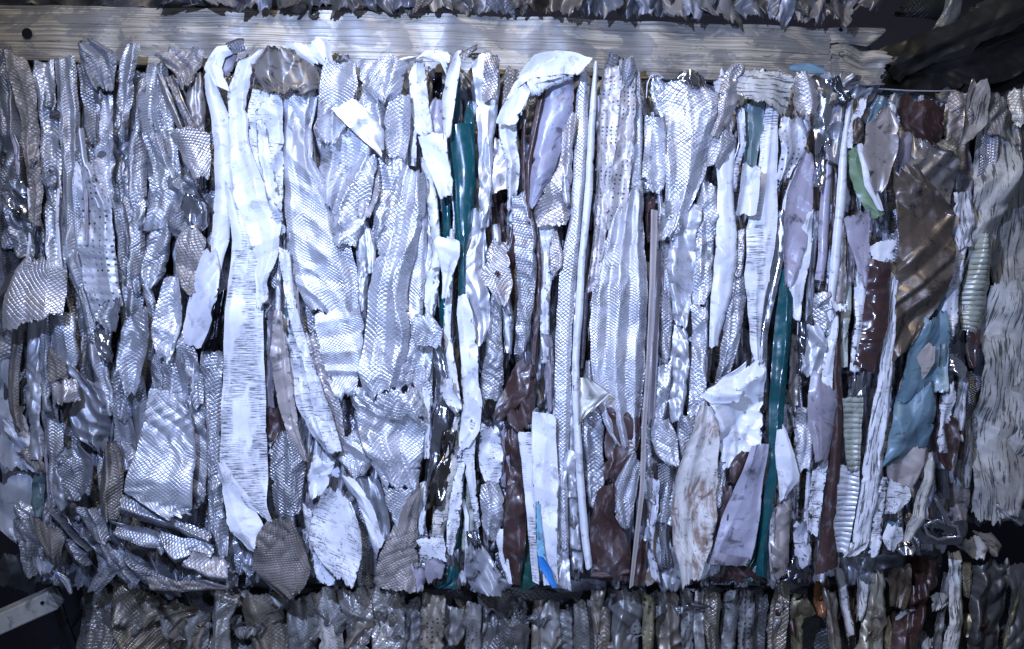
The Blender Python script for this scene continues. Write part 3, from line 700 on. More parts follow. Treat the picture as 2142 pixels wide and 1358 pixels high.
A('P','w',62,'616 960 975; 655 957 988; 700 960 995; 738 964 1000; 800 967 1001; 842 970 1009; 900 962 1003; 940 960 980','jointed white sheet with square folds below the matte grey leaf',fold=.3,crum=.8,bow=.2)
A('WX','w',58,'880 985 998; 930 966 994; 980 972 992; 1040 984 998; 1105 997 1003','white blade with a serrated left edge in the lower centre',fold=.3,bow=.3,jag=1.5)
A('P','w',66,'790 925 945; 820 922 950; 845 935 966; 862 952 966','white torn corner left of the jointed white sheet',crum=1)
A('B','g',44,'700 896 925; 800 902 950; 900 896 946; 960 892 930; 1010 886 912','long bare metal channel left of the jointed white sheet',fold=.5,crum=.4,bow=.5)
A('B','og',48,'900 925 955; 950 918 950; 1000 905 940; 1060 890 925','bent brownish shiny metal piece under the bare metal channel',crum=1.6)
A('P','w',40,'720 890 905; 800 884 905; 880 880 900; 960 880 898','thin white edge strip left of the bare metal channel')
A('WS','cr',44,'860 952 968; 940 935 962; 1010 920 950; 1080 905 940; 1130 900 925','dirty cream strip bending down to the left in the lower centre',crum=1)
A('WS','w',48,'940 958 975; 1020 945 970; 1100 935 962; 1160 935 950','scratched white strip beside the dirty cream strip')
A('PG','tg',24,'1000 955 985; 1080 955 975; 1150 950 968','dark green sliver behind the white blade with the serrated edge')
A('PD','gc',34,'1000 975 992; 1060 970 1000; 1150 965 990','greenish-beige strip behind the serrated white blade')
A('P','w',46,'1010 872 895; 1060 868 892; 1120 872 888','white blade at the left end of the mauve tag')
A('WS','w',64,'872 1128 925 1120; 878 1150 932 1142; 884 1172 936 1170','white scratched upper half of the folded tag at the bottom centre',fold=.3,crum=.6,bow=.1)
A('PD','mv',66,'884 1172 922 1166; 888 1190 930 1180; 894 1222 926 1208','mauve lower half of the folded tag at the bottom centre',fold=.3,crum=.5,bow=.1)
A('P','ml',52,'1185 850 885; 1210 842 890; 1232 840 884','shiny mauve wedge at the bottom edge left of the mauve tag',crum=.8)
A('PD','te',48,'930 1190 960 1180; 935 1215 955 1215; 905 1228 950 1236','dark teal crushed corner at the bottom edge right of the mauve tag',crum=1.5)
A('BZ','g',56,'1145 985 1010; 1190 972 1040; 1225 975 1070; 1245 1000 1068','dirty grey stained sheet curving into the bottom edge at the centre',crum=1.3,bow=.4)
A('B','g',46,'1110 975 1000; 1140 978 1008; 1165 985 1010','small shiny crushed tip above the dirty grey stained sheet',crum=2,cat='scrap piece')
A('P','ml',40,'900 1040 1060; 960 1042 1066; 1020 1048 1068','pale mauve fold right of the white and silver folds')
A('WS','w',52,'890 1008 1042; 950 1001 1052; 990 1004 1050; 1012 1015 1045','white sheet with brushed black wear left of the dark brown sheets',fold=.4)
A('E','gl',58,'1010 1005 1040; 1050 1004 1056; 1090 1008 1052; 1132 1018 1032','embossed torn flap left of the lower dark brown sheet',fold=.7)
A('P','w',50,'1108 1035 1052; 1160 1042 1062; 1220 1062 1072','thin white blade hanging left of the lower dark brown sheet')
A('E','g',60,'600 1030 1046; 700 1020 1050; 780 1008 1054; 838 1004 1050','narrow embossed leaf with a square foot above the dark brown scraps',fold=.5,bow=.5)
A('E','g',64,'405 1070 1100; 470 1072 1119; 560 1080 1123; 640 1082 1116; 740 1076 1100','very shiny embossed strip with mirror glints right of the matte grey leaf',fold=.7,crum=.8,bow=.5)
A('E','glt',84,'1030 500 1060 512; 1002 580 1068 566; 1018 596 1072 592; 1044 640 1062 636','embossed flap with a small rusty hole at the centre of the bale',fold=.3,crum=.5,bow=.1)
hole = disc('rust_spot', 1040, 572, 92, 5, 3, MAT['BZ'], bumpy=.3, color=(.05, .03, .02))
_pp = [o for o in sc.objects if 'small rusty hole' in o.get('label', '')][0]; hole.parent = _pp; hole.location = tuple(np.array(hole.location) - np.array(_pp.location))
A('M','gl',40,'470 1030 1046; 560 1034 1052; 660 1052 1075; 740 1055 1070','thin layered grey edges behind the embossed flap with the rusty hole',fold=1.4)
A('M','glt',44,'290 1035 1062; 340 1032 1066; 400 1028 1064','grey-brown scrap with a jagged foot right of the smooth grey strip',crum=.8)
A('ED','og',40,'140 1060 1085; 190 1050 1080; 240 1048 1070','dark brown-grey strip left of the white hood',fold=.5)
A('P','w',80,'1036 256 1078 262; 1062 200 1098 216; 1088 150 1118 180; 1118 118 1150 170; 1165 106 1185 160; 1205 110 1205 158; 1240 120 1218 150','big white hood bent over the top of the bale right of the centre',fold=.45,crum=.7,bow=.35,end=.4)
A('WS','w',86,'1082 182 1100 200; 1110 165 1125 200; 1150 158 1155 180; 1200 155 1200 162','crackled white underside patch of the big white hood',crum=1.6)
A('P','w',58,'250 1042 1082; 290 1044 1080; 345 1062 1088; 440 1062 1076','white folded ribbon running down from the big white hood',fold=.7,bow=.5)
A('PD','br',66,'180 1130 1144; 250 1116 1130; 340 1100 1113; 430 1100 1110; 470 1105 1112','thin glossy red-brown rail under the big white hood',fold=.2,crum=.2,bow=.6)
A('PD','br',50,'230 1092 1100; 330 1090 1098; 420 1094 1102','second thinner brown edge left of the red-brown rail')
A('PD',(.30,.30,.38),70,'160 1150 1200; 225 1132 1200; 300 1118 1178; 380 1108 1152; 430 1108 1124','wide smooth lavender sheet with dirt spots under the big white hood',fold=.3,crum=.5,bow=.5)
A('E','glt',62,'230 1188 1202; 320 1172 1198; 400 1136 1196; 440 1118 1196; 470 1126 1190','beige embossed sheet with a torn rounded foot beside the lavender sheet',fold=.8,bow=.4)
A('M','gl',68,'370 1175 1190; 400 1176 1192; 425 1178 1194','curled metal loop on the beige embossed sheet',bow=1.0,crum=1.4,cat='scrap piece')
A('P','w',34,'450 1124 1160; 540 1128 1158; 600 1130 1152; 650 1132 1150','white strip in the dark gap under the beige embossed sheet')
A('E','glt',58,'485 1156 1164; 530 1148 1178; 560 1148 1176; 572 1156 1166','small curled embossed leaf in the dark gap right of the centre')
A('PD','br',46,'440 1108 1120; 550 1120 1132; 650 1120 1130; 750 1110 1120; 800 1112 1122','thin brown strip running down right of the very shiny embossed strip')
A('P','w',42,'600 1128 1146; 680 1130 1150; 760 1132 1150','crumpled white and grey edges right of the thin brown strip',crum=1.6)
A('PD','mv',44,'700 1130 1155; 770 1140 1160; 860 1146 1160','thin mauve-brown edge piece above the white sheet with the blue streak')
A('E','gl',56,'150 1214 1230; 250 1200 1230; 350 1200 1226; 450 1194 1216; 560 1172 1208; 700 1162 1196; 900 1160 1192; 1000 1162 1186; 1150 1170 1190','long herringbone-embossed strip running nearly the full height right of the centre',fold=.5,crum=.3,bow=.5)
A('P','w',66,'128 1243 1251; 250 1232 1246; 400 1224 1240; 550 1210 1224; 650 1204 1220; 750 1197 1212; 870 1200 1214; 1000 1206 1222; 1120 1216 1232; 1190 1226 1240','long thin white pipe-like edge running the full height right of the centre',fold=.2,crum=.2,bow=.9)
A('M','gl',46,'540 1190 1210; 700 1186 1206; 850 1186 1204; 1000 1185 1210; 1150 1190 1215','thin grey layered edge left of the long white pipe-like edge',fold=1.2)
A('M','gl',50,'940 1180 1206; 980 1176 1204; 1040 1182 1206','crushed matte knob beside the long white pipe-like edge',crum=2)
A('M','g',40,'1080 1192 1222; 1140 1190 1225; 1195 1195 1220','grey bulge at the lower right of the herringbone strip',crum=1.3)
A('ED','gk',50,'113 1275 1300; 150 1262 1295; 200 1252 1280','dark embossed end standing over the plank right of the white hood')
A('D','glt',52,'140 1262 1300; 220 1254 1298; 320 1250 1290; 420 1248 1275; 540 1238 1262; 610 1226 1250','taupe sheet with rows of tiny holes right of the long white pipe-like edge',fold=.8,bow=.4)
A('D','glt',60,'120 1296 1326; 200 1298 1330; 300 1290 1325; 400 1275 1315; 480 1268 1300','second taupe dotted sheet in the bundle right of the white pipe-like edge',fold=.9,bow=.5)
A('ED','g',50,'150 1322 1340; 250 1320 1345; 350 1318 1345; 480 1310 1345','grey pleated strip on the right side of the taupe dotted bundle',fold=1.4)
A('ED','gd',64,'122 1305 1328; 150 1300 1330; 175 1296 1318','dark crumpled tip on top of the taupe dotted bundle',crum=1.6)
A('E','gl',58,'400 1290 1345; 500 1268 1350; 600 1240 1356; 700 1234 1352; 790 1238 1348; 880 1262 1340; 940 1290 1335','bright fan-folded embossed sheet right of the centre',fold=1.6,crum=.5,bow=.2,sp=22)
A('E','g',46,'760 1225 1262; 850 1218 1268; 930 1215 1262; 1010 1225 1265; 1060 1232 1255','grey embossed sheet left of the tall brown sheets',fold=.7)
A('M','cr',84,'1212 790 1238 796; 1211 840 1278 822; 1212 886 1228 868','triangular matte off-white flap right of the long white pipe-like edge',fold=.25,crum=.3,bow=.1)
A('PD','br',60,'850 1270 1278; 876 1270 1338; 930 1266 1336; 970 1264 1320; 1002 1262 1290','upper brown sheet with pale scuffs right of the centre',fold=.5,crum=.5,bow=.2)
A('PD','br',68,'1015 1262 1278; 1080 1238 1285; 1120 1234 1310; 1160 1238 1320; 1206 1240 1318','lower brown folded sheet ending in a straight hem',fold=.5,crum=.5,bow=.25,end=.3)
A('PD','br',72,'1240 1196 1238 1212; 1280 1196 1282 1212; 1316 1190 1316 1204','narrow brown hem along the foot of the lower brown folded sheet',fold=.2,crum=.2,bow=.7,jag=.4)
A('E','g',66,'1325 945 1342 968; 1290 1000 1336 1010; 1270 1045 1330 1050; 1300 1106 1322 1104','shiny oval embossed leaf between the two brown sheets',fold=.6,crum=.5,bow=.4)
A('P','ta',90,'440 1362 1376; 600 1358 1370; 750 1352 1362; 900 1342 1352; 1020 1338 1349; 1130 1326 1336; 1228 1316 1324','long thin grey-beige metal lath slanting down beside the brown sheets',fold=.1,crum=.1,bow=.5,jag=.1)
A('PD','mv',60,'520 1368 1384; 640 1362 1380; 760 1356 1374; 890 1352 1368','mauve-grey flat rail right of the fan-folded embossed sheet',fold=.4,crum=.2)
A('PD','br',56,'1130 1345 1352; 1180 1330 1352; 1225 1322 1350','small brown wedge at the foot of the long thin lath')
A('P','wl',50,'1150 1352 1362; 1180 1356 1374; 1215 1362 1380','small white pocket right of the small brown wedge')
A('WX','w',70,'904 1082 1112; 960 1090 1114; 1040 1098 1118; 1130 1106 1122; 1220 1114 1128','narrow left panel of the white sheet with the blue streak',fold=.2,crum=.2,bow=.2,name='painted_strip')
A('P','w',74,'865 1114 1162; 930 1112 1164; 1000 1114 1168; 1080 1120 1166; 1160 1130 1164; 1225 1138 1168','white upright sheet with the blue streak at its foot',fold=.3,crum=.4,bow=.2,jag=.3,end=.2)
A('P','bb',92,'1165 1124 1136; 1185 1128 1150; 1230 1154 1166','bright blue triangular patch at the foot of the white upright sheet',fold=.3,crum=.3,bow=.1)
A('P','bs',84,'1050 1120 1127; 1110 1122 1134; 1165 1124 1140; 1200 1134 1148','light blue streak of paint sheet on the white upright sheet',fold=.4,bow=.3)
A('M','gl',56,'960 1158 1185; 1060 1160 1182; 1160 1158 1190; 1232 1160 1195','grimy grey edge right of the white upright sheet',crum=1.4)
A('PG','tg',44,'1060 1100 1110; 1150 1090 1112; 1232 1085 1122','dark green strip behind the white upright sheet',fold=.4)
A('PD','br',64,'1085 752 1122 770; 1052 820 1116 835; 1026 876 1060 884','curled mauve-brown scrap left of the white upright sheet',fold=.5,bow=.4)
A('PD','br',70,'1060 868 1112 828; 1066 888 1116 850; 1080 908 1118 878','short brown ribbed board with a mauve tint left of the white upright sheet',fold=.5,crum=.3,bow=.1)
A('PD','br',48,'900 1055 1085; 985 1058 1092; 1040 1058 1098','dark brown upright sheet under the short brown board')
A('PD','br',56,'1010 1062 1096; 1080 1054 1102; 1150 1052 1098; 1200 1062 1090; 1225 1075 1088','dirty dark brown leaf hanging at the bottom left of the white upright sheet',fold=.5,bow=.4)

# ------------------------------------------------------------------ right of centre
A('E','gl',52,'245 1350 1388; 320 1347 1393; 372 1342 1391; 402 1360 1389','small ribbed embossed tab left of the widest scaly sheet',fold=.6,crum=1)
A('B','w',56,'372 1340 1352; 385 1336 1360; 402 1340 1358','tiny crushed bright knob under the small ribbed embossed tab',crum=2.5,cat='scrap piece')
A('E','gl',66,'172 1364 1500; 190 1362 1506; 240 1384 1500; 310 1388 1490; 370 1392 1476; 430 1396 1446; 498 1380 1412','widest scaly embossed sheet with dark net lines, tapering down from the plank',fold=.9,crum=.6,bow=.3,sp=30)
A('B','glt',60,'150 1418 1470; 168 1410 1478; 182 1425 1470','foil-like torn crest on top of the widest scaly sheet',crum=2)
A('E','glt',72,'137 1532 1560; 160 1512 1548; 190 1504 1550; 240 1502 1536; 285 1490 1502','taupe embossed sheet with a pointed tip on the plank right of the widest scaly sheet',fold=.7)
A('E','g',66,'1496 284 1532 268; 1482 318 1543 296; 1480 345 1512 354','shiny embossed half-round flap beside the teal-grey blades',fold=.4,crum=.5,bow=.3)
A('ED','br',44,'410 1354 1372; 460 1350 1368; 510 1355 1380','brown-stained crushed scrap below the small ribbed embossed tab',crum=1.6)
A('M','gl',52,'430 1420 1470; 500 1402 1455; 560 1396 1462; 630 1406 1448; 682 1412 1442','rough matte sheet narrowing down below the widest scaly sheet',fold=1.0,bow=.3)
A('E','g',60,'420 1385 1430; 470 1380 1425; 498 1382 1410','ribbed dark-edged tip of embossed sheet below the widest scaly sheet')
A('M','gl',56,'685 1412 1438; 760 1402 1442; 830 1398 1436; 882 1404 1426','matte sheet with a patch of black squares at its foot right of the centre',fold=.7)
A('E','gl',54,'380 1462 1502; 460 1458 1502; 540 1454 1494; 600 1450 1490; 640 1452 1478','crumpled embossed strip left of the long white folded sheet',crum=1.3)
A('E','gl',58,'640 1445 1482; 700 1450 1480; 760 1446 1478; 840 1442 1476; 900 1440 1470','crinkled silver embossed strip left of the white crumpled bundle',crum=1.8)
A('E','g',44,'508 1380 1408; 600 1382 1410; 700 1380 1406; 760 1384 1400','dark ragged-edged embossed strip left of the rough matte sheet',jag=1.8)
A('E','gl',58,'765 1372 1406; 810 1366 1402; 860 1362 1394; 880 1368 1388','crushed embossed block left of the matte sheet with black squares',crum=1.4)
A('E','gl',66,'875 1364 1400; 920 1362 1418; 955 1378 1420; 975 1404 1418','pointed scaly leaf with dark net lines under the matte sheet with black squares',fold=.5,bow=.3)
A('E','g',58,'870 1425 1460; 920 1420 1458; 960 1428 1450','rounded embossed knuckle left of the dirty cream leaf',fold=.5,bow=.5)
A('E','g',50,'830 1345 1365; 900 1340 1362; 980 1350 1366; 1050 1345 1372','crumpled grey strip right of the thin metal lath, half way down',crum=1.6)
A('P','wl',52,'1000 1352 1380; 1060 1356 1378; 1100 1358 1370','shiny bluish-white scrap right of the thin metal lath',crum=1)
A('F','gd',48,'975 1375 1415; 1040 1380 1408; 1110 1378 1400; 1180 1385 1405','dark grey folded sheet left of the dirty cream leaf',fold=.8)
A('E','gl',56,'1010 1392 1412; 1060 1382 1412; 1095 1375 1405','ribbed embossed piece tucked behind the dirty cream leaf')
A('BZ','gd',40,'1150 1372 1430; 1200 1370 1440; 1235 1385 1425','dark black-stained scrap at the bottom edge left of the cream leaf tip')
A('P','w',60,'300 1510 1542; 350 1500 1538; 400 1502 1536; 460 1500 1541; 540 1496 1542; 620 1488 1532; 680 1485 1515; 725 1490 1500','long white folded sheet right of the crumpled embossed strip',fold=.4,crum=.5,bow=.4)
A('WX','wl',48,'225 1540 1556; 300 1545 1560; 360 1528 1546; 400 1524 1540','pale sheet with ruled lines bent behind the long white folded sheet')
A('P','tl',36,'215 1545 1600; 280 1552 1594; 350 1555 1576','teal-grey glossy blades under the wood-grained block',fold=1.2,crum=.6)
A('P','tl',30,'220 1580 1612; 320 1572 1600; 380 1565 1585','second teal-grey blade under the wood-grained block')
A('E','g',46,'560 1530 1560; 620 1520 1562; 700 1512 1548; 760 1505 1535; 810 1495 1515','grey embossed strip between the long white folded sheet and the widest white panel',fold=.7)
A('E','glt',50,'480 1540 1560; 530 1538 1558; 580 1535 1552','small embossed fold tucked between the two long white sheets')
A('WX','w',56,'215 1606 1629; 300 1592 1629; 380 1586 1628; 480 1564 1626; 570 1560 1612; 660 1568 1602; 760 1578 1592','widest upright white panel left of the dotted grey piece',fold=.4,crum=.4,bow=.3)
A('P','w',76,'345 1554 1590; 395 1549 1588; 448 1541 1582','short white tube with a dark notch in front of the widest white panel',fold=.2,crum=.2,bow=.8,jag=.3)
A('D','gl',60,'246 1636 1680; 275 1630 1692; 320 1634 1684; 372 1628 1652','pale grey piece full of small dots near the top right',fold=.6,crum=1.2)
A('P','w',50,'250 1680 1694; 330 1670 1684; 420 1640 1652; 520 1632 1646','thin white line-like edge right of the pale dotted piece',bow=.7)
A('B','gl',54,'440 1626 1640; 540 1620 1638; 620 1600 1620; 700 1590 1604; 820 1592 1602','polished metal edge along the left of the long teal sheet',fold=.2,crum=.3,bow=.7)
A('PD','ml',56,'320 1684 1700; 400 1648 1702; 470 1640 1698; 560 1640 1672; 600 1645 1655','pinkish-grey smooth sheet with a dent below the pale dotted piece',fold=.3,crum=.8,bow=.2)
A('P','w',54,'440 1690 1704; 540 1655 1696; 610 1650 1682; 670 1662 1675','white wedge right of the long teal sheet',fold=.4)
A('PG','te',58,'560 1638 1648; 620 1630 1660; 700 1620 1656; 800 1614 1648; 900 1610 1640; 1000 1606 1630; 1100 1592 1614; 1210 1582 1606','longest glossy teal sheet running down the right half to the bottom edge',fold=.4,crum=.3,bow=.7,jag=.2)
A('PG','tg',48,'1100 1600 1620; 1170 1560 1610; 1215 1522 1602','dark green foot of teal sheet spreading at the bottom edge',fold=.8,crum=.5)
A('P','w',64,'762 1560 1592; 800 1500 1600; 840 1480 1602; 880 1500 1598; 930 1505 1592; 976 1512 1562','crumpled bright white bundle right of the centre bottom',fold=.9,crum=1.6,bow=.3)
A('P','w',82,'1466 828 1486 812; 1488 845 1500 806; 1545 842 1530 812; 1560 824 1556 818','beak-shaped white fold sticking out of the crumpled white bundle',fold=.5,crum=.6,bow=.5)
A('BZ2',(.62,.60,.57),68,'845 1462 1500; 900 1448 1504; 1000 1414 1500; 1080 1404 1496; 1140 1410 1486; 1218 1434 1458','long dirty cream leaf with brown and black stains at the lower right of centre',fold=.7,crum=.5,bow=.3)
A('PD',(.34,.33,.40),74,'930 1580 1602; 1000 1548 1600; 1080 1515 1592; 1140 1496 1580; 1168 1488 1572','large grey-mauve trough-shaped sheet left of the teal sheet foot',fold=.4,crum=.3,bow=.25,jag=.2,end=.2)
A('PD','mv',80,'1162 1488 1570; 1184 1484 1562','flat hem at the foot of the grey-mauve trough-shaped sheet',fold=.2,crum=.2,bow=.4,jag=.3,end=.2)
A('PD','br',66,'945 1550 1578; 975 1528 1570; 1010 1526 1545','glossy brown curled tip left of the grey-mauve trough',fold=.5,bow=.6)
A('PD','br',58,'1018 1512 1532; 1060 1508 1526; 1100 1500 1520; 1145 1485 1500','flat red-brown strip left of the grey-mauve trough')
A('E','gl',54,'965 1490 1525; 1000 1492 1520; 1060 1488 1510','fine-ribbed silver scrap beside the brown curled tip',crum=1.6)
A('P','w',56,'1150 1480 1500; 1195 1466 1484; 1215 1458 1476','small crushed white piece at the foot of the cream leaf',crum=1.4)
A('PD','br',50,'1190 1500 1540; 1215 1480 1600','dark brown bottom lip under the grey-mauve trough')
A('BZ','og',50,'700 1655 1680; 780 1650 1675; 850 1650 1668','dark shiny crushed strip right of the longest teal sheet',crum=1.6)
A('M','gl',48,'880 1622 1640; 960 1612 1630; 1040 1608 1622','grey-white edge right of the lower longest teal sheet')
A('P','w',62,'895 1625 1640; 950 1622 1662; 1005 1628 1674; 1022 1630 1660; 1046 1634 1644','white leaf-shaped panel with a fine diagonal line right of the longest teal sheet',fold=.2,crum=.4,bow=.3)
A('BZ','ta',54,'1040 1630 1660; 1110 1612 1655; 1170 1612 1652; 1205 1620 1650','brown-grey shiny sheet below the white leaf-shaped panel',fold=.6)
A('P','w',50,'1060 1612 1622; 1140 1608 1618; 1215 1612 1622','thin white bent wire-like edge left of the brown-grey shiny sheet',bow=.6)
A('ED','gl',58,'850 1672 1712; 900 1670 1716; 950 1668 1706; 985 1672 1695','crackled off-white embossed lump left of the mauve box-shaped sheet',crum=1.3)
A('WS','w',60,'985 1700 1728; 1040 1694 1722; 1085 1690 1716; 1118 1696 1706','white strip with fine diagonal cuts left of the long brown strip',fold=.4)
A('P','w',52,'960 1716 1738; 1000 1705 1730; 1050 1700 1722','white fold above the strip with fine diagonal cuts')
A('WS','wl',50,'1090 1660 1690; 1140 1662 1700; 1186 1672 1698','scratched bluish-white scrap at the bottom right of the brown-grey shiny sheet',crum=1.4)
A('B','md',44,'1170 1650 1700; 1200 1640 1710; 1214 1630 1705','dark reflective scrap along the bottom edge left of the long brown strip foot',crum=2)
# foil, rails and mixed paint at upper right
A('B','gl',70,'165 1700 1740; 205 1710 1752; 260 1706 1752; 330 1706 1736; 395 1704 1718','crumpled mirror-bright foil strip at the upper right',fold=.7,crum=1.8,bow=.5)
A('BZ','gd',64,'215 1745 1764; 280 1728 1762; 340 1725 1755','dark crushed scrap behind the mirror-bright foil strip',crum=1.8)
A('BZ','og',80,'1712 185 1735 168; 1720 205 1765 190; 1725 215 1755 210','brown-grey crushed knot on top of the mirror-bright foil strip',crum=2.2,cat='scrap piece')
A('B','gd',78,'1738 165 1752 160; 1745 200 1770 185; 1765 225 1785 205','dark jagged foil tip at the plank end',crum=2,cat='scrap piece')
A('PD','ml',64,'345 1726 1746; 450 1716 1740; 540 1712 1734; 586 1706 1728','grey-mauve tube-like rail at the right',fold=.2,crum=.2,bow=1.0,jag=.2)
A('PD','br',50,'345 1745 1760; 420 1742 1756; 520 1738 1750','narrow dark maroon strip right of the grey-mauve rail')
A('BZ','gk',54,'440 1704 1718; 560 1694 1708; 680 1684 1704','black strip left of the grey-mauve rail')
A('P','w',66,'200 1778 1790; 300 1760 1776; 420 1752 1772; 540 1740 1760; 640 1732 1748; 700 1730 1742','long narrow white strip right of the grey-mauve rail',fold=.3,crum=.3,bow=.6)
A('PD','ta',60,'470 1760 1768; 540 1752 1772; 640 1742 1770','brown-grey flat strip right of the long narrow white strip')
A('P','w',74,'632 1738 1770; 652 1745 1768','small white folded clip below the brown-grey flat strip',crum=1,cat='scrap piece')
A('P','w',62,'205 1800 1812; 230 1790 1808; 270 1772 1790; 310 1768 1782','white bent blade at the plank end right of the foil',fold=.4)
A('ED','ob',66,'250 1785 1800; 275 1782 1808; 300 1784 1802','knot of olive-brown crushed scrap above the green strip',crum=2.2,cat='scrap piece')
A('P','gn',58,'1774 315 1796 302; 1780 360 1816 352; 1796 412 1838 400; 1828 462 1850 446','light green angled strip at the upper right',fold=.5,crum=.5,bow=.2)
A('P','w',66,'298 1794 1802; 345 1802 1824; 390 1810 1832; 440 1838 1852','white band along the right side of the light green strip',fold=.3,crum=.4,bow=.3)
A('BZ','ta',72,'226 1850 1858; 262 1812 1878; 320 1806 1876; 360 1818 1864; 400 1832 1846','grey-brown round-edged flap over the light green strip',fold=.4,crum=.5,bow=.25)
A('P','bl',48,'200 1834 1855; 240 1815 1852; 265 1810 1830','pale blue piece with stripes above the round-edged flap')
A('P','ww',56,'212 1862 1878; 260 1860 1872; 340 1868 1880','off-white edge right of the round-edged flap')
A('P','gc',44,'500 1768 1790; 600 1762 1782; 680 1760 1776; 770 1758 1772','pale green strip showing behind the lavender flap at right',fold=.3)
A('PD','ml',70,'1766 458 1822 438; 1775 500 1822 520; 1795 560 1820 570; 1808 602 1818 604','lavender pointed flap left of the glossy dark brown piece',fold=.3,crum=.4,bow=.2)
A('P','md',60,'510 1772 1795; 545 1774 1790; 590 1772 1784','dark navy crushed scrap under the lavender pointed flap',crum=1.5)
A('WS','w',52,'545 1785 1812; 620 1790 1815; 720 1782 1808; 780 1778 1800','white creased strip left of the glossy dark brown piece',crum=1.2)
A('P','w',66,'505 1820 1874; 550 1822 1868','white square top above the glossy dark brown piece',fold=.2,crum=.3,bow=.1)
A('PG','br',80,'546 1820 1862; 600 1816 1864; 680 1808 1860; 735 1796 1842; 772 1787 1828','glossy dark brown piece with crimped horizontal ridges at the right',fold=.55,fa=1.5,sp=16,crum=.6,bow=.3,jag=.3,end=.3)
A('WG','w',66,'575 1868 1880; 700 1852 1880; 800 1836 1866; 900 1818 1860; 1000 1806 1846; 1140 1782 1822','long white scratched sheet beside the glossy dark brown piece running to the bottom edge',fold=.8,crum=.4,bow=.3)
A('B','gl',52,'780 1778 1820; 830 1775 1812; 860 1768 1800','bright metal hollow below the glossy dark brown piece',crum=1.4)
A('R','gc',62,'830 1762 1808; 900 1764 1802; 960 1768 1798; 985 1772 1796','cream sheet with fine horizontal black lines right of the long brown strip',fold=.3,crum=.4,bow=.2)
A('R','gl',58,'975 1752 1795; 1050 1748 1790; 1110 1742 1780; 1155 1745 1770','corrugated louvre-like grey strip at the lower right',fold=.2,crum=.4,bow=.4)
A('PD','br',64,'640 1752 1760; 720 1744 1762; 790 1740 1766; 900 1742 1766; 1000 1734 1762; 1100 1722 1752; 1195 1708 1758','long glossy dark brown strip running down the right part of the bale',fold=.9,crum=.3,bow=.6,sp=10)
A('P','w',66,'660 1745 1754; 730 1728 1748; 800 1715 1742; 840 1722 1740','white blade left of the upper long brown strip',fold=.4,bow=.5)
A('PD','mv',74,'1702 778 1753 822; 1690 850 1754 862; 1697 910 1748 912; 1708 968 1732 962','mauve-grey box-shaped sheet with a white rim left of the long brown strip',fold=.3,crum=.4,bow=.2)
A('P','w',60,'770 1700 1708; 830 1690 1700; 900 1700 1706','thin white rim of the mauve-grey box-shaped sheet')
A('E','g',64,'610 1706 1744; 660 1704 1750; 700 1715 1735','bright embossed scrap left of the small white clip at right',fold=.6,crum=1.2)
A('BZ','g',60,'680 1676 1712; 730 1680 1730; 785 1670 1712','dull crushed embossed scrap with dark shiny tube left of the white blade')
A('B','gd',62,'675 1672 1692; 730 1670 1690; 780 1668 1686','short dark shiny tube right of the longest teal sheet',crum=.5,bow=.9)
A('P','md',50,'820 1700 1722; 900 1705 1725','dark grey inside beside the mauve-grey box-shaped sheet')
# bronze, blue and the right end of the bale
A('BZ','br',30,'210 1884 1976; 250 1880 1974; 300 1905 1968','red-brown scratched plate at the top right end of the bale',fold=.3,crum=.6,bow=.1)
A('PD','mv',44,'275 1878 1915; 330 1874 1912; 380 1876 1908','grey torn sheet with a dark slot right of the grey-brown round-edged flap',fold=.3)
A('BZ','og',62,'295 1922 1952; 330 1908 2010; 380 1900 2008; 430 1930 1990','glossy grey-brown ribbed corner at the right, top of the bronze sheet',fold=1.2,crum=.8,bow=.1,sp=28,fa=.75)
A('BZ','ob',70,'350 1874 1910; 400 1878 1958; 450 1880 2000; 520 1878 1998; 600 1874 1985; 660 1874 1950; 735 1880 1898','large bronze-brown sheet with slanting folds at the right',fold=1.2,crum=.9,bow=.1,sp=30,fa=.75)
A('ED','ye',60,'290 1968 1990; 308 1962 2010; 330 1970 2012; 350 1985 2012','small crumpled mustard-yellow scrap at the right',crum=2,cat='scrap piece')
A('P','bl',56,'662 1938 1968; 700 1918 1984; 745 1892 1986; 790 1884 1982; 830 1870 1975','upper light blue sheet under the bronze-brown sheet',fold=.5,crum=.7,bow=.2)
A('PD','ta',64,'722 1940 1958; 760 1908 1955; 800 1884 1925; 812 1880 1900','mauve-taupe unpainted band across the light blue sheets',fold=.2,crum=.3,bow=.1)
A('PD','bl',62,'800 1900 1958; 850 1874 1960; 900 1864 1958; 938 1858 1950; 975 1848 1870','lower light blue sheet with black smears',fold=.6,crum=.8,bow=.2)
A('P','tl',50,'680 1968 1985; 740 1966 1988; 800 1962 1982','dark blue-grey corner right of the upper light blue sheet')
A('PD','ta',56,'938 1865 1952; 980 1858 1940; 1020 1868 1920; 1040 1900 1912','pinkish-taupe folded sheet under the lower light blue sheet',fold=.7,crum=.7)
A('WS','w',70,'1012 1862 1900; 1040 1856 1904; 1070 1850 1890','small white square tab with scuffed edges under the pinkish-taupe sheet',fold=.2,crum=.4,bow=.1)
A('WG','cr',62,'945 1944 1956; 1000 1930 1958; 1050 1915 1945; 1100 1898 1930; 1135 1888 1905','cream blade with black flecks right of the small white square tab',fold=.6,bow=.4)
A('WS','w',58,'1000 1846 1862; 1060 1830 1852; 1120 1822 1846; 1165 1815 1838','narrow flecked white strip left of the small white square tab')
A('WS','w',64,'1100 1860 1888; 1128 1848 1890; 1152 1858 1872','small tilted white block at the lower right edge of the bale',crum=.7)
A('P','ww',60,'1130 1776 1815; 1150 1770 1810; 1165 1762 1785','off-white flap at the bottom edge right of the long brown strip',crum=.8)
A('WS','wl',50,'1070 1780 1800; 1120 1788 1812; 1150 1795 1815','bluish-white scrap at the foot of the long white scratched sheet')
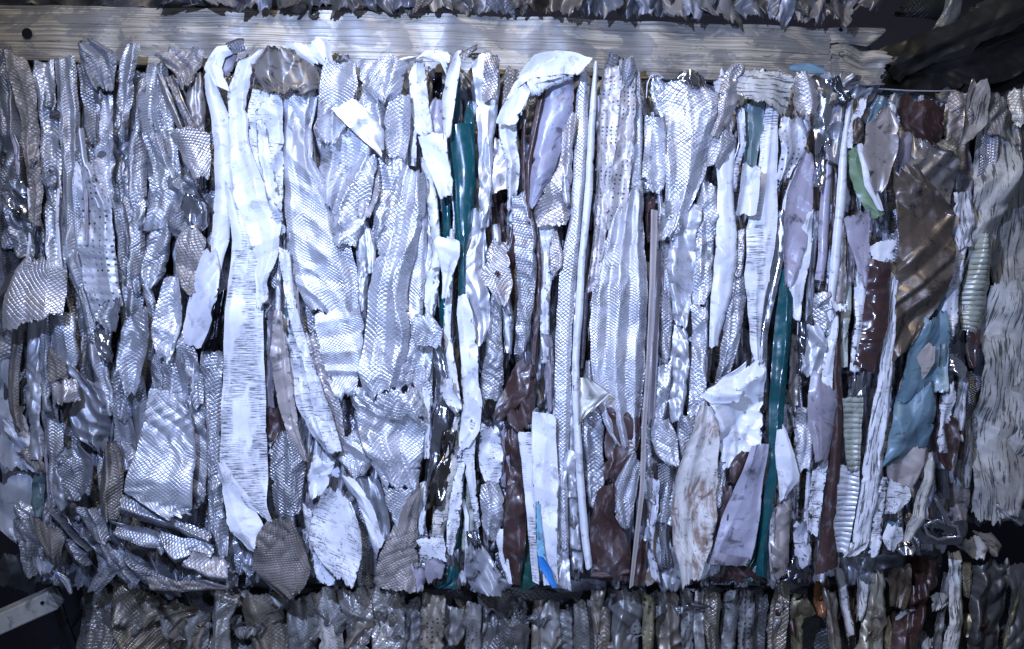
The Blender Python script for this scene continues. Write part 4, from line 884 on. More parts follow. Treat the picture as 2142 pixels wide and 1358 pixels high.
A('PD','bl',44,'1090 1850 1880; 1140 1845 1870','pale blue sliver behind the small tilted white block')
A('PD','br',54,'870 1962 1998; 920 1958 2006; 960 1964 2000; 982 1972 1990','dark brown torn sheet right of the lower light blue sheet',fold=.4,bow=.3)
A('WS','gl',50,'500 2002 2030; 560 1986 2020; 640 1970 2008; 700 1964 1998','scuffed pale sheet right of the bronze-brown sheet',fold=.8)
A('P','bl',50,'600 1970 1990; 640 1962 1980; 690 1966 1976','small blue sliver at the right edge of the bronze-brown sheet')
A('WG','gl',48,'400 1998 2030; 460 1996 2040; 520 2000 2035','whitish crinkled strip right of the glossy grey-brown corner')
A('WS','gl',54,'800 1975 2000; 870 1965 1992; 950 1960 1985','flecked white strip left of the dark brown torn sheet',crum=1.2)
A('B','gl',60,'745 1990 2012; 775 1988 2030; 790 2000 2022','small crushed shiny scrap under the green-cream tube',crum=2.2,cat='scrap piece')
A('WG','gl',48,'790 2005 2025; 860 1996 2020; 920 1994 2014','thin flecked white wedge right of the dark brown torn sheet')
A('BZ','br',44,'900 2000 2020; 960 2000 2016','small rust-brown sliver under the flecked white wedge')
A('B','gd',50,'980 1960 1990; 1010 1965 1992; 1045 1962 1995','small coil of dark shiny metal at the lower right end of the bale',fold=.3,crum=.3,bow=1,sp=8,cat='scrap piece')
# shiny bracket with a slot, lower right end of the bale
def tube_obj(name, pts, r, mat, color, parent=None, closed=False):
    cu = bpy.data.curves.new(name, 'CURVE'); cu.dimensions = '3D'
    s = cu.splines.new('POLY'); s.points.add(len(pts) - 1)
    W = [np.array(px(*p)) for p in pts]; cen = sum(W) / len(W)
    for i, p in enumerate(W): s.points[i].co = (*(p - cen), 1)
    s.use_cyclic_u = closed
    cu.bevel_depth = r / 1000; cu.bevel_resolution = 3; cu.resolution_u = 1
    tmp = bpy.data.objects.new(name, cu); sc.collection.objects.link(tmp)
    dg = bpy.context.evaluated_depsgraph_get()
    me = bpy.data.meshes.new_from_object(tmp.evaluated_get(dg)); me.name = name
    bpy.data.objects.remove(tmp)
    me.materials.clear(); me.materials.append(mat)
    for p in me.polygons: p.use_smooth = True
    o = bpy.data.objects.new(name, me); sc.collection.objects.link(o); o.color = (*color, 1)
    loc = cen
    if parent is not None: o.parent = parent; loc = loc - np.array(parent.location)
    o.location = tuple(loc); return o
br_ = sheet('metal_bracket', 'B', PAL['gd'], 40, '1088 1925 2015; 1110 1920 2022; 1140 1930 2020', fold=.4, crum=.5, bow=.3, jag=.2, end=.1)
tag(br_, 'polished slotted metal bracket at the lower right end of the bale', 'bracket')
tube_obj('bracket_rim', [(1932, 1098, 52), (1960, 1088, 55), (2000, 1102, 55), (2008, 1122, 52), (1960, 1128, 52), (1940, 1118, 52)], 4, MAT['B'], PAL['gl'], br_, True)
tube_obj('bracket_arm', [(1955, 1040, 55), (1965, 1060, 60), (1985, 1098, 58)], 6, MAT['B'], PAL['g'], br_)
disc('bolt_hole', 1966, 1118, 54, 5, 3, MAT['BZ'], br_, color=(.01, .01, .01))
A('B','gl',50,'1130 1878 1920; 1148 1876 1930; 1162 1885 1915','crushed chrome-like knuckle at the lower right edge of the bale',crum=2.4,cat='scrap piece')
# wood-grained block and neighbours on the plank
A('WG','cr',78,'146 1545 1656; 165 1532 1662; 195 1532 1660; 214 1546 1650','silvery block with wood-like dark streaks over the plank at the right',fold=.7,crum=.9,bow=.3,uvr=1.45,name='wood_grain_block')
A('E','glt',84,'150 1668 1688; 180 1660 1704; 215 1662 1716; 238 1676 1706','rounded taupe embossed flap right of the wood-grained block',fold=.3,crum=.6,bow=.3)
A('P','bl',60,'1652 136 1652 148; 1690 132 1692 156; 1724 140 1722 156','blue-grey curved tongue lying on the plank right of the wood-grained block',fold=.3,crum=.3,bow=.6)
A('BZ','ye',60,'1705 162 1700 172; 1740 168 1730 186; 1755 175 1745 192','brown flattened scrap between the plank and the foil',crum=1.6,cat='scrap piece')
tube = tube_obj('thin_rod', [(1838, 186, -30), (1900, 190, -32), (1960, 191, -34), (2000, 190, -36)], 1.6, MAT['M'], PAL['gl'])
tag(tube, 'thin pale rod sticking out to the right below the plank end', 'rod')
wire = tube_obj('bent_wire', [(1352, 205, 55), (1354, 175, 60), (1362, 158, 62), (1376, 155, 62), (1388, 162, 60), (1378, 165, 60)], 1.3, MAT['M'], PAL['gl'])
tag(wire, 'thin bent wire loop over the dark gap under the plank right of the dotted bundle', 'wire')

# ------------------------------------------------------------------ neighbouring bale at the right end
A('WG',(.47,.47,.45),20,'215 2030 2100; 300 2050 2140; 420 2035 2115; 540 2015 2075; 640 2000 2040; 700 1998 2010','broad flecked white-grey sheet sweeping down to the left at the right edge of the photo',fold=.8,crum=1.3,bow=.1,sp=34,fa=.4)
A('WG',(.40,.39,.36),-6,'260 2110 2170; 400 2095 2180; 520 2085 2180; 620 2080 2170','flecked pale grey sheet at the right edge below the top corner',fold=.9)
A('WG',(.47,.47,.45),26,'590 2075 2150; 700 2056 2160; 800 2050 2165; 900 2040 2160; 1000 2034 2120; 1090 2050 2085','largest flecked white sheet with black cracks at the lower right edge',fold=.7,crum=1.2,bow=.1,sp=36,fa=-.3)
A('WG',(.36,.35,.32),44,'800 2110 2180; 900 2100 2180; 1000 2090 2170; 1080 2095 2140','folded flecked grey sheet at the right edge near the lower gap',fold=1.1,crum=1.2)
A('R','gc',44,'488 2052 2074; 530 2040 2078; 600 2022 2078; 650 2015 2070; 698 2018 2054','shiny green-cream bent tube with fine ribs at the right edge',fold=.3,crum=.5,bow=.9)
A('PG','br',36,'690 2024 2052; 730 2020 2048; 768 2030 2040','small glossy red-brown tip under the green-cream bent tube')
A('ED','ta',14,'195 1990 2030; 240 1980 2036; 300 1975 2030; 360 1985 2025','dull grey crumpled sheet at the top of the right neighbouring bale',fold=.9)
A('WG','gt',30,'168 2035 2060; 205 2020 2070; 260 2012 2062; 300 2004 2030','torn grey blade standing at the top of the right neighbouring bale',fold=.6)
A('ED','gt',30,'200 2082 2104; 230 2075 2120; 280 2060 2110','pale bent flap at the top right with a bright edge',fold=.6,crum=1.4)
A('ED','cr',24,'185 2115 2150; 215 2110 2165; 260 2120 2160','beige torn scrap in the top right corner of the neighbouring bale',crum=1.2)
A('BZ','og',20,'240 2125 2160; 300 2128 2165; 330 2130 2160','dark brown speckled patch at the right edge near the top')
A('F','g',8,'780 2010 2050; 850 2005 2046; 960 2010 2045; 1060 2015 2050','dark grey fold in the gap between the two bales at right')
A('M','g',24,'1040 2070 2110; 1070 2085 2150; 1095 2100 2160','crumpled pale strip above the gap at the lower right edge',crum=1.8)
A('BZ','ta',22,'1015 1985 2028; 1060 1990 2030; 1095 2000 2028','brown-grey torn plate above the slotted bracket',crum=.8)
A('WG',(.33,.33,.32),26,'880 2012 2036; 950 2000 2034; 1020 1996 2032','flecked grey sheet with wavy rib above the brown-grey torn plate')
A('F','gl',10,'240 2055 2085; 340 2045 2080; 460 2040 2070','pale fold behind the broad flecked white-grey sheet at the right')
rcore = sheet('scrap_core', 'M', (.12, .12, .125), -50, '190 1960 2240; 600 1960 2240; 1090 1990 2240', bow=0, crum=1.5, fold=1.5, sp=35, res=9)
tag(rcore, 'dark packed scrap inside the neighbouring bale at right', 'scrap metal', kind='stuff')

# ------------------------------------------------------------------ dark bale far behind, top right
rng = random.Random(5)
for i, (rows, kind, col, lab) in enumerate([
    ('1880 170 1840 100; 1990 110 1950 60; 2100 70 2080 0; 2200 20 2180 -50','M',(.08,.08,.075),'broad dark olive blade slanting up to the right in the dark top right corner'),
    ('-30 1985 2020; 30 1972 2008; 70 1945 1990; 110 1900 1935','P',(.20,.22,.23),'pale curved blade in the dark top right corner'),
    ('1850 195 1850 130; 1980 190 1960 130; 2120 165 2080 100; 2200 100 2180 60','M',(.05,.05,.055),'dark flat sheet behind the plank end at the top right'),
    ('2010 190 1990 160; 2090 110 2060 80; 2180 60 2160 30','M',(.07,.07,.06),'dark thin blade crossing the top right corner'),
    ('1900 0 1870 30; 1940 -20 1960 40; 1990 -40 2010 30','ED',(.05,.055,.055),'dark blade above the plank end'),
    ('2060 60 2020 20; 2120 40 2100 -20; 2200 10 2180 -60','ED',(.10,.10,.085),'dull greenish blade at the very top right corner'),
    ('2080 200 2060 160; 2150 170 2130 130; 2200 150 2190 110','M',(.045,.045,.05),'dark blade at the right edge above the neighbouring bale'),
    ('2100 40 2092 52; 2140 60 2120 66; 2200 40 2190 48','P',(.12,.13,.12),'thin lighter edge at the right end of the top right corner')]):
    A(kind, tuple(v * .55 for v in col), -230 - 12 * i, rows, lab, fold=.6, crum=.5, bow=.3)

# ------------------------------------------------------------------ bale resting above the plank (only its ragged foot shows)
top = [(500,560,12,'M','gd'),(560,640,14,'BZ','og'),(640,700,10,'ED','gd'),(690,760,16,'BZ','og'),(755,830,14,'M','gd'),(820,870,10,'P','md'),
       (845,905,18,'ED','og'),(900,940,14,'P','gt'),(930,985,18,'BZ','gt'),(980,1030,16,'M','gt'),(1020,1075,20,'ED','g'),(1070,1110,18,'ED','og'),
       (1100,1160,24,'BZ','ob'),(1150,1215,24,'M','gt'),(1205,1262,26,'M','g'),(1255,1300,26,'P','gd'),(1295,1345,30,'M','gd'),(1340,1368,26,'P','wl'),
       (1362,1400,28,'M','gk'),(1395,1440,34,'P','gt'),(1430,1475,36,'P','wl'),(1465,1560,34,'PD','gt'),(1540,1600,32,'P','gd'),(1590,1625,30,'M','gt'),
       (1610,1665,40,'P','wl'),(1660,1700,30,'ED','og'),(1672,1728,42,'PD','gt'),(1700,1755,36,'M','gt'),(1740,1790,46,'WG','gt'),(1775,1845,22,'M','gt'),(1430,1500,30,'M','gk'),(330,420,8,'M','gk'),(430,510,8,'P','gt')]
tn = {'M':'dull grey','BZ':'dark brown-stained','ED':'dull embossed','P':'painted','PD':'dirty painted','WG':'flecked'}
lm = [(0,'above the left half of the plank'),(700,'above the plank left of its middle'),(1040,'above the middle of the plank'),(1290,'above the plank right of its middle'),(1580,'above the right end of the plank')]
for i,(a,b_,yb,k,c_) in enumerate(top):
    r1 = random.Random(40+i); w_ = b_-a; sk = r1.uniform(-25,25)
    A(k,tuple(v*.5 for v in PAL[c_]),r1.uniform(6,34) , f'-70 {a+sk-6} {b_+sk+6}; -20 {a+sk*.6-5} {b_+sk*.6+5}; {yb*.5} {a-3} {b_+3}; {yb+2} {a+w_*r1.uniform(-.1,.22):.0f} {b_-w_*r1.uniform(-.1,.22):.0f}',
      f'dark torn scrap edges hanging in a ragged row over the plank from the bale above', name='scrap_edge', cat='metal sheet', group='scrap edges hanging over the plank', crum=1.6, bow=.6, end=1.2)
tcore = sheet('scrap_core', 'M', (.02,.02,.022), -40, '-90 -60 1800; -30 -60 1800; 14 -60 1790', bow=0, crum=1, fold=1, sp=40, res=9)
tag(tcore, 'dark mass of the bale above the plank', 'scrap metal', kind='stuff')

# ------------------------------------------------------------------ bale underneath (y > 1235)
low = [
 ('E','gd','1235 190 270; 1300 180 262; 1400 170 240','crumpled shiny grey scrap at the left end of the lower bale'),
 ('E','og','1250 240 440; 1300 235 430; 1360 250 400; 1410 260 400','wide embossed sheet with a grid pattern in the lower bale at left'),
 ('ED','gd','1290 370 435; 1350 372 430; 1410 370 430','square-edged embossed sheet right of the wide gridded one in the lower bale'),
 ('E','g','1240 445 500; 1300 440 480; 1400 435 480','bright crushed fold in the lower bale under the brown-grey embossed plate'),
 ('ED','og','1245 490 580; 1290 500 590; 1350 520 600; 1410 530 590','dull embossed leaf pointing down in the lower bale'),
 ('ED','gd','1250 590 660; 1330 600 665; 1410 600 650','dark grey embossed sheet in the lower bale below the scratched square sheet'),
 ('ED','g','1235 650 700; 1300 660 712; 1410 670 720','dark bluish folds in the lower bale below the scratched square sheet'),
 ('E','g','1235 700 770; 1290 715 780; 1350 720 770; 1410 720 770','crumpled embossed sheet left of the square embossed one in the lower bale'),
 ('E','g','1240 772 845; 1280 775 850; 1340 780 850; 1410 780 850','square embossed sheet with a horizontal fold in the lower bale'),
 ('ED','og','1285 815 858; 1330 810 862; 1380 820 850','rounded scaly flap on the square embossed sheet in the lower bale'),
 ('ED','gd','1250 855 885; 1330 850 885; 1410 850 880','narrow dark embossed strip in the lower bale left of the dotted one'),
 ('D','gt','1245 885 935; 1300 880 930; 1410 880 925','dotted grey sheet in the lower bale below the mauve tag'),
 ('M','g','1270 930 970; 1310 925 975; 1350 935 965','shiny dented knob in the lower bale below the mauve tag'),
 ('D','gd','1260 975 1008; 1330 975 1005; 1410 972 1002','thin dark dotted strip in the lower bale'),
 ('E','gd','1290 1005 1105; 1340 1005 1108; 1410 1000 1110','flat dark embossed sheet in the lower bale below the centre'),
 ('ED','gk','1240 1000 1070; 1290 1000 1075','greenish dark upper fold in the lower bale below the centre'),
 ('M','gt','1255 1115 1140; 1320 1112 1135; 1410 1110 1130','thin grey bent blade in the lower bale below the white upright sheet'),
 ('M','g','1260 1138 1170; 1310 1125 1172; 1370 1130 1160','crumpled shiny grey scrap in the lower bale below the white upright sheet'),
 ('ED','gd','1275 1172 1200; 1340 1175 1210; 1410 1180 1215','first of three rounded grey folds in the lower bale right of the centre'),
 ('ED','gd','1260 1200 1225; 1340 1202 1235; 1410 1205 1238','second of three rounded grey folds in the lower bale right of the centre'),
 ('ED','gd','1255 1228 1250; 1330 1230 1255; 1410 1232 1255','third of three rounded grey folds in the lower bale right of the centre'),
 ('E','gt','1270 1250 1275; 1330 1250 1275; 1410 1252 1272','embossed strip with a bright fold in the lower bale below the brown hem'),
 ('M','gd','1240 1275 1345; 1280 1275 1348; 1340 1278 1340; 1410 1285 1330','wide smooth grey sheet with a peaked fold in the lower bale'),
 ('D','ye','1245 1345 1368; 1320 1345 1370; 1410 1345 1365','yellowish dotted strip in the lower bale right of the wide smooth sheet'),
 ('M','gt','1240 1378 1425; 1300 1375 1430; 1410 1380 1430','plain grey-brown sheet in the lower bale below the cream leaf'),
 ('D','gd','1235 1425 1450; 1320 1425 1452; 1410 1428 1452','dark strip with a line of dots in the lower bale below the cream leaf tip'),
 ('M','g','1235 1455 1480; 1300 1450 1475; 1410 1458 1480','narrow folded grey strip with a white line in the lower bale'),
 ('E','gt','1240 1470 1510; 1320 1475 1505; 1380 1485 1500','curved shiny flap in the lower bale below the grey-mauve trough'),
 ('D','gd','1235 1515 1550; 1300 1512 1545; 1410 1508 1540','first long dotted grey strip in the lower bale below the teal foot'),
 ('D','gd','1235 1550 1580; 1320 1548 1580; 1410 1545 1576','second long dotted grey strip in the lower bale below the teal foot'),
 ('ED','gk','1240 1580 1605; 1320 1575 1600; 1410 1570 1600','dark curly strip edge in the lower bale below the teal foot'),
 ('E','gt','1215 1622 1655; 1290 1610 1650; 1340 1605 1645; 1410 1610 1640','shiny crinkled embossed sheet in the lower bale below the brown-grey shiny sheet'),
 ('M','ye','1240 1660 1682; 1310 1655 1680; 1410 1655 1678','olive-beige upright strip in the lower bale'),
 ('BZ','or_','1205 1705 1730; 1260 1702 1728; 1290 1710 1724','small orange-brown scrap just under the foot of the long brown strip'),
 ('M','gt','1235 1720 1752; 1300 1730 1758; 1410 1745 1765','bent taupe strip with stitch marks in the lower bale'),
 ('P','wl','1190 1745 1765; 1260 1758 1775; 1330 1770 1785','white bent strip in the lower bale under the corrugated strip'),
 ('BZ','ob','1250 1765 1785; 1330 1775 1790; 1410 1780 1795','rusty narrow scrap in the lower bale beside the white bent strip'),
 ('WG','gl','1170 1760 1820; 1190 1755 1820; 1200 1765 1812','white torn flap lying between the main bale and the lower bale at right'),
 ('WG','gl','1200 1790 1820; 1260 1792 1812; 1300 1790 1802','white upright torn strip in the lower bale'),
 ('M','cr','1195 1822 1850; 1260 1815 1855; 1340 1800 1856; 1410 1785 1845','tall beige sheet in the lower bale at right'),
 ('M','ye','1290 1850 1862; 1350 1852 1872; 1410 1855 1880','yellow-beige curved edge right of the tall beige sheet'),
 ('BZ','br','1160 1905 1970; 1230 1900 1960; 1300 1910 1940','dark brown sheet in the lower bale at right'),
 ('BZ','ob','1185 1855 1905; 1230 1860 1905; 1270 1862 1890','shiny brown angular scrap in the lower bale right of the tall beige sheet'),
 ('BZ','br','1225 1890 1955; 1290 1880 1945; 1350 1870 1930; 1410 1870 1930','large dark brown panel low in the lower bale at right'),
 ('M','gd','1200 1975 1990; 1280 1960 1975; 1400 1940 1960','long dark slanting edge beside the large dark brown panel'),
 ('WG','gl','1155 1985 2010; 1230 1985 2018; 1300 1985 2020; 1400 1965 2000','flecked white-grey upright sheet in the lower bale at right'),
 ('P','wl','1125 2010 2060; 1150 2008 2090; 1170 2030 2065','white tongue-shaped piece in the gap at the lower right'),
 ('BZ','ta','1115 2040 2080; 1145 2070 2100; 1165 2080 2095','brown-grey crinkled cap beside the white tongue-shaped piece'),
 ('ED','ye','1175 2005 2035; 1220 2012 2034; 1250 2022 2030','olive-yellow pointed scrap in the lower bale at right'),
 ('M','gk','1180 2040 2120; 1260 2035 2110; 1350 2030 2100; 1410 2030 2095','broad dark folded sheet at the lower right corner'),
 ('M','ye','1230 2130 2140; 1320 2105 2118; 1410 2085 2098','thin yellowish edge slanting in the lower right corner'),
 ('M','gk','1180 2110 2170; 1270 2120 2180; 1400 2100 2180','dark sheet at the very lower right edge'),
 ('P','wl','1190 2112 2128; 1230 2118 2130; 1250 2122 2130','small pale curl at the lower right edge'),
]
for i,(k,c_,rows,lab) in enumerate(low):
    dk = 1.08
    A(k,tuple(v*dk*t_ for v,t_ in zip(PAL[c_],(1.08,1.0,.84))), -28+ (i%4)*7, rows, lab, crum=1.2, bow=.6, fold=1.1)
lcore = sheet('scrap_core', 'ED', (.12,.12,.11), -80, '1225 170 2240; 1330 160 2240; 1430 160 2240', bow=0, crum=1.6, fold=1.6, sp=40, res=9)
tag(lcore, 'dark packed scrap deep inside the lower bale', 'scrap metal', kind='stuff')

# ------------------------------------------------------------------ rail and post at lower left
rail = box_mesh('metal_rail', -.11, .11, -.02, .02, -.022, .022, MAT['M'])
rail.color = (.72, .71, .66, 1); rail.location = px(22, 1291, -60); rail.rotation_euler = (.25, -math.radians(-24), 0)
rail.rotation_euler = (0.2, math.radians(-24), 0)
tag(rail, 'pale grey metal rail reaching in from the left at the bottom corner', 'rail')
_h = disc('rail_hole', 101, 1252, -86, 4, 6, MAT['BZ'], color=(.01,.01,.01)); _h.parent = rail; _h.location = (.088, -.0205, .006)
post = sheet('dark_post', 'M', (.02,.02,.022), -120, '1225 95 115; 1300 118 140; 1400 150 175', fold=0, bow=.3, crum=.1, curl=0, jag=.1, thick=20, back='M')
tag(post, 'dark slanting post under the end of the pale metal rail', 'post')
A('M',(.06,.06,.06),-200,'1160 -20 60; 1200 -20 90; 1230 -20 70','dim grey round-ended sheet behind the pale metal rail')
A('M',(.05,.05,.07),-180,'175 1262 186 1270; 120 1330 130 1345; 70 1400 90 1410','dim thin edge slanting left of the lower bale')

# ------------------------------------------------------------------ wedged pieces filling the depth of the main bale
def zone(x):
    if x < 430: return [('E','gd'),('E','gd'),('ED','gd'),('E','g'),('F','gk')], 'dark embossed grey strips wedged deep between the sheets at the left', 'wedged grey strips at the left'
    if x < 860: return [('E','g'),('E','gl'),('F','g'),('P','w'),('E','g')], 'grey embossed strips wedged deep behind the bright sheets left of the centre', 'wedged strips left of the centre'
    if x < 1380: return [('E','g'),('P','w'),('M','g'),('M','gd'),('P','wl'),('PD','br')], 'mixed grey, white and brown strips wedged deep between the sheets around the centre', 'wedged strips at the centre'
    return [('P','wl'),('M','g'),('WS','w'),('PD','mv'),('E','g'),('BZ','og')], 'mixed painted and bare strips wedged deep between the sheets at the right', 'wedged strips at the right'
rf = random.Random(11)
for band,(ya,yb) in enumerate(((110,520),(440,860),(800,1235))):
    x = -5 if band < 2 else 70
    while x < 2010:
        w_ = rf.uniform(24,52) if x < 860 else rf.uniform(11,34)
        opts, lab, grp = zone(x); k,c_ = rf.choice(opts)
        y0 = ya + rf.uniform(0,40) + (0 if band else (90 if x > 1740 else 55 if x > 900 else 15)); y1 = yb - rf.uniform(0,40) - (70 if x > 1750 and band == 2 else 0)
        s1, s2 = rf.uniform(-16,16), rf.uniform(-16,16)
        ym = (y0+y1)/2
        A(k,c_, -8 + rf.uniform(-15,14), f'{y0:.0f} {x+s1:.0f} {x+w_+s1:.0f}; {y0*.7+y1*.3:.0f} {x+s2-4:.0f} {x+w_+s2:.0f}; {ym:.0f} {x-3:.0f} {x+w_+4:.0f}; {y1:.0f} {x-s1+4:.0f} {x+w_-s1:.0f}',
          lab, name='wedged_strip', cat='metal strip', group=grp, crum=1.4, bow=.8, fold=1.4)
        x += w_ * .78

# wide crushed sheets filling the depth behind the strips
rw = random.Random(77)
for r_i, yc in enumerate((190, 330, 470, 610, 750, 890, 1030, 1150)):
    x = rw.uniform(-20, 40) + (40 if r_i > 6 else 0)
    while x < (1990 if 1 < r_i < 6 else 1800):
        w_ = rw.uniform(60, 110); h_ = rw.uniform(95, 150)
        _, _, zg = zone(x); k, c_ = rw.choice(zone(x)[0][:4])
        if k == 'PD': k, c_ = 'M', 'g'
        sk = rw.uniform(-22, 22); q = [rw.uniform(-14, 14) for _ in range(6)]
        side = 'left' if x < 640 else ('middle' if x < 1380 else 'right')
        A(k, c_, -26 + rw.uniform(-8, 10), f'{x+sk:.0f} {max(150,yc-h_/2)+q[0]:.0f} {x+w_+sk:.0f} {max(150,yc-h_/2)+q[1]:.0f}; {x+q[2]:.0f} {yc:.0f} {x+w_+q[3]:.0f} {yc+q[4]:.0f}; {x-sk:.0f} {min(1215,yc+h_/2)+q[5]:.0f} {x+w_-sk:.0f} {min(1215,yc+h_/2)+q[0]:.0f}',
          f'wide crushed sheets glimpsed deep behind the front strips in the {side} part of the bale', name='crushed_sheet', group=f'crushed sheets deep in the {side} part', crum=2.0, bow=.15, fold=1.2, end=1.0)
        x += w_ * .95

# thin sheet edges seen edge-on between the folds
def edge_zone(x):
    if x < 880: return 'thin bright sheet edges seen edge-on between the embossed sheets at the left', 'thin sheet edges at the left'
    if x < 1380: return 'thin bright sheet edges seen edge-on between the folded sheets around the centre', 'thin sheet edges at the centre'
    return 'thin bright sheet edges seen edge-on between the painted sheets at the right', 'thin sheet edges at the right'
re_ = random.Random(23)
for i in range(96):
    x = re_.uniform(560, 1860) if i % 4 else re_.uniform(20, 860)
    ln = re_.uniform(70, 300); y0 = re_.uniform(180, 1210 - ln); w_ = re_.uniform(3.5, 8)
    dx, dm = re_.uniform(-14, 14), re_.uniform(-9, 9)
    lab, grp = edge_zone(x)
    k, c_ = re_.choice([('P','w'),('M','gl'),('M','g'),('P','wl'),('E','gl'),('PD','mv'),('M','gl')])
    A(k, c_, re_.uniform(8, 44), f'{y0:.0f} {x:.0f} {x+w_:.0f}; {y0+ln*.3:.0f} {x+dm:.0f} {x+dm+w_*1.5:.0f}; {y0+ln*.65:.0f} {x+dm*.4+dx*.5:.0f} {x+dm*.4+dx*.5+w_*1.3:.0f}; {y0+ln:.0f} {x+dx:.0f} {x+dx+w_:.0f}',
      lab, name='sheet_edge', cat='metal strip', group=grp, crum=1.2, bow=.8, fold=.6)
# small torn scraps caught in the creases
for i in range(90):
    x = re_.uniform(20, 1940); y0 = re_.uniform(190, 1180); w_ = re_.uniform(12, 26); h_ = re_.uniform(16, 44)
    zk, _, _ = zone(x); k, c_ = re_.choice(zk)
    q = [re_.uniform(-9, 9) for _ in range(8)]
    side = 'left' if x < 640 else ('centre' if x < 1380 else 'right')
    A(k, c_, re_.uniform(0, 34), f'{x+q[0]:.0f} {y0+q[1]:.0f} {x+w_+q[2]:.0f} {y0+q[3]:.0f}; {x+q[4]:.0f} {y0+h_*.5:.0f} {x+w_+q[5]:.0f} {y0+h_*.5+q[6]:.0f}; {x+q[6]:.0f} {y0+h_:.0f} {x+w_*.7+q[7]:.0f} {y0+h_+q[0]:.0f}',
      'small torn scraps caught in the creases between sheets, ' + {'left': 'left part of the bale', 'centre': 'middle part of the bale', 'right': 'right part of the bale'}[side],
      name='torn_scrap', cat='scrap piece', group='small torn scraps at the ' + side, crum=2.2, bow=.4, end=1.6, jag=1.6)

# loose torn pieces along the top of the lower bale
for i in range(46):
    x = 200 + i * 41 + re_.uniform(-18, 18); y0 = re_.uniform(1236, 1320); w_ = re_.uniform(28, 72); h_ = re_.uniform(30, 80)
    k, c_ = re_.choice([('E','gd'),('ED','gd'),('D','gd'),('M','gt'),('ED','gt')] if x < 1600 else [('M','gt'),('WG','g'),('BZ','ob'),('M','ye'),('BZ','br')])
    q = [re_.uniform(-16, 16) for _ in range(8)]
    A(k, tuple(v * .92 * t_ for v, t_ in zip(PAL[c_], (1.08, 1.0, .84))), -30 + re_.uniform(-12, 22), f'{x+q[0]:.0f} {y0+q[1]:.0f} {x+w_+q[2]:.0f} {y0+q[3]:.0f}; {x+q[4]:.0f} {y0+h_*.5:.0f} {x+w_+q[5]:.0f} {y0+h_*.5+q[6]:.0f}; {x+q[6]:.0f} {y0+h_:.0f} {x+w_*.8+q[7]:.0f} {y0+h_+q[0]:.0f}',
      'torn folded scraps overlapping along the upper part of the dark lower bale', name='torn_scrap', cat='scrap piece', group='torn scraps on the lower bale', crum=1.8, bow=.4, end=1.2)

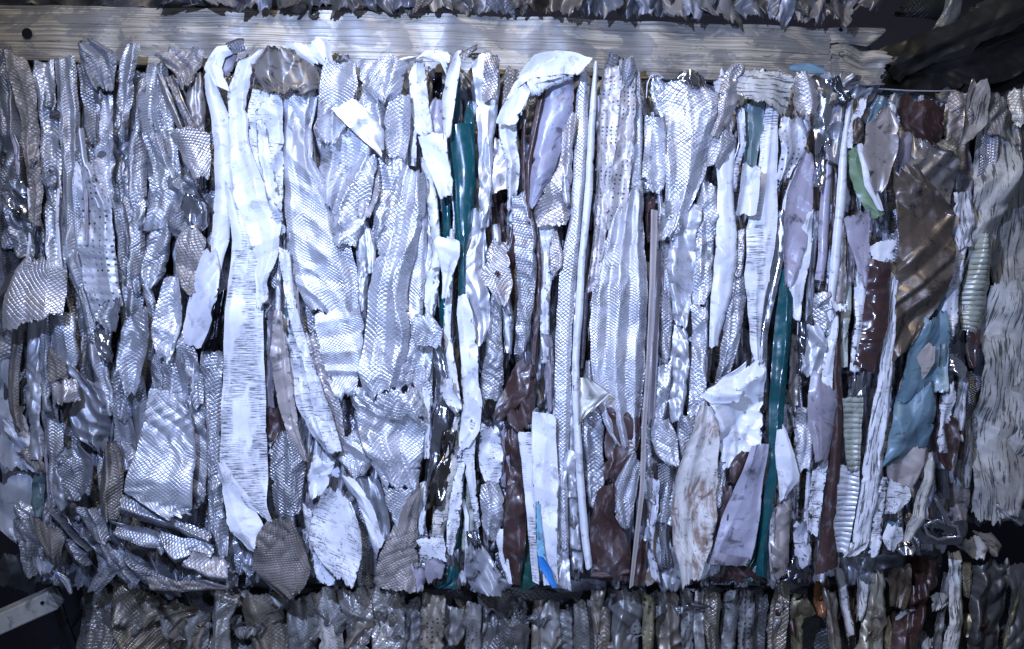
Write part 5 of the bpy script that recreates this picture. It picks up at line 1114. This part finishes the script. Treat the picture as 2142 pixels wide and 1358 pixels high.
# ------------------------------------------------------------------ folds, hems and patches that belong to one sheet
def find(sub):
    L = [o for o in sc.objects if sub in o.get('label', '')]
    assert len(L) == 1, (sub, len(L))
    return L[0]
def adopt(parent, child, name, label=None):
    p, c = find(parent), find(child)
    for k in ('category', 'group', 'label'):
        if k in c: del c[k]
    if label: c['label'] = label
    c.name = name; c.data.name = name
    c.parent = p
    c.location = tuple(c.location[i] - p.location[i] for i in range(3))
PARTS = [
    ('large smooth plate with rows', 'small dark folded-back flap under', 'folded_flap', 'small dark folded-back flap'),
    ('white curl arching', 'dark blue inside of the white curl', 'inner_face', 'dark blue inner face'),
    ('white curl arching', 'small dark torn flap at the tip', 'torn_tip', 'small dark torn tip'),
    ('crumpled glossy grey-brown cap', 'dark red-brown patch at the left end', 'corner_patch', 'dark red-brown corner'),
    ('big white sheet with black scrape', 'white folded foot at the bottom', 'folded_foot', 'plain white folded foot'),
    ('torn embossed flap with a rolled end', 'small rolled grey tube lying', 'rolled_end', None),
    ('wide embossed plate below the long', 'torn embossed lip over the top', 'torn_lip', None),
    ('white blade standing left of the teal', 'small dark flap at the tip of the white blade', 'torn_tip', 'small dark tip'),
    ('smooth grey strip standing right', 'grey lip rolled over the top', 'rolled_lip', None),
    ('smooth grey strip standing right', 'scaly embossed patch folded over', 'folded_flap', 'scaly embossed flap'),
    ('large glossy teal strip at the top', 'crumpled teal end above', 'crumpled_end', None),
    ('white scratched upper half of the folded tag', 'mauve lower half of the folded tag', 'lower_half', 'mauve lower half'),
    ('big white hood bent over', 'crackled white underside patch', 'underside_patch', 'crackled white underside'),
    ('beige embossed sheet with a torn rounded foot', 'curled metal loop on the beige', 'curled_loop', None),
    ('lower brown folded sheet ending', 'narrow brown hem along the foot', 'hem', None),
    ('white upright sheet with the blue streak', 'bright blue triangular patch', 'blue_patch', 'bright blue triangular patch'),
    ('white upright sheet with the blue streak', 'light blue streak of paint sheet', 'blue_streak', 'light blue streak'),
    ('crumpled bright white bundle', 'beak-shaped white fold', 'beak_fold', None),
    ('large grey-mauve trough-shaped', 'flat hem at the foot of the grey-mauve', 'hem', None),
    ('taupe dotted sheet in the bundle', 'dark crumpled tip on top of the taupe', 'torn_tip', 'dark crumpled tip'),
    ('widest scaly embossed sheet', 'foil-like torn crest', 'torn_crest', None),
    ('longest glossy teal sheet', 'dark green foot of teal sheet', 'spread_foot', 'dark green foot'),
    ('light green angled strip', 'white band along the right side', 'edge_band', 'white band along the right side'),
    ('glossy dark brown piece with crimped', 'white square top above', 'white_top', 'white square top'),
    ('mauve-grey box-shaped sheet with', 'thin white rim of the mauve', 'rim', 'thin white rim'),
    ('upper light blue sheet under', 'mauve-taupe unpainted band', 'unpainted_band', 'mauve-taupe unpainted band'),
    ('mirror-bright foil strip at the upper', 'brown-grey crushed knot on top', 'crushed_knot', 'brown-grey crushed knot'),
]
for p_, c_, n_, l_ in PARTS: adopt(p_, c_, n_, l_)
find('white scratched upper half of the folded tag')['label'] = 'folded tag at the bottom centre, scratched white above and mauve below'

# faint stamped mark on the torn end of the plank
fc = bpy.data.curves.new('stamped_mark', 'FONT'); fc.body = '-- C'; fc.size = .017; fc.extrude = .0006
ft = bpy.data.objects.new('stamped_mark', fc); sc.collection.objects.link(ft)
mm = bpy.data.meshes.new_from_object(ft.evaluated_get(bpy.context.evaluated_depsgraph_get())); bpy.data.objects.remove(ft)
mm.name = 'stamped_mark'; mm.materials.clear(); mm.materials.append(MAT['BZ'])
fo = bpy.data.objects.new('stamped_mark', mm); sc.collection.objects.link(fo); fo.color = (.05, .035, .03, 1)
fo.parent = plank; pp = px(1738, 118, 3)
fo.location = tuple(pp[i] - plank.location[i] for i in range(3)); fo.rotation_euler = (math.radians(90), math.radians(3), 0)
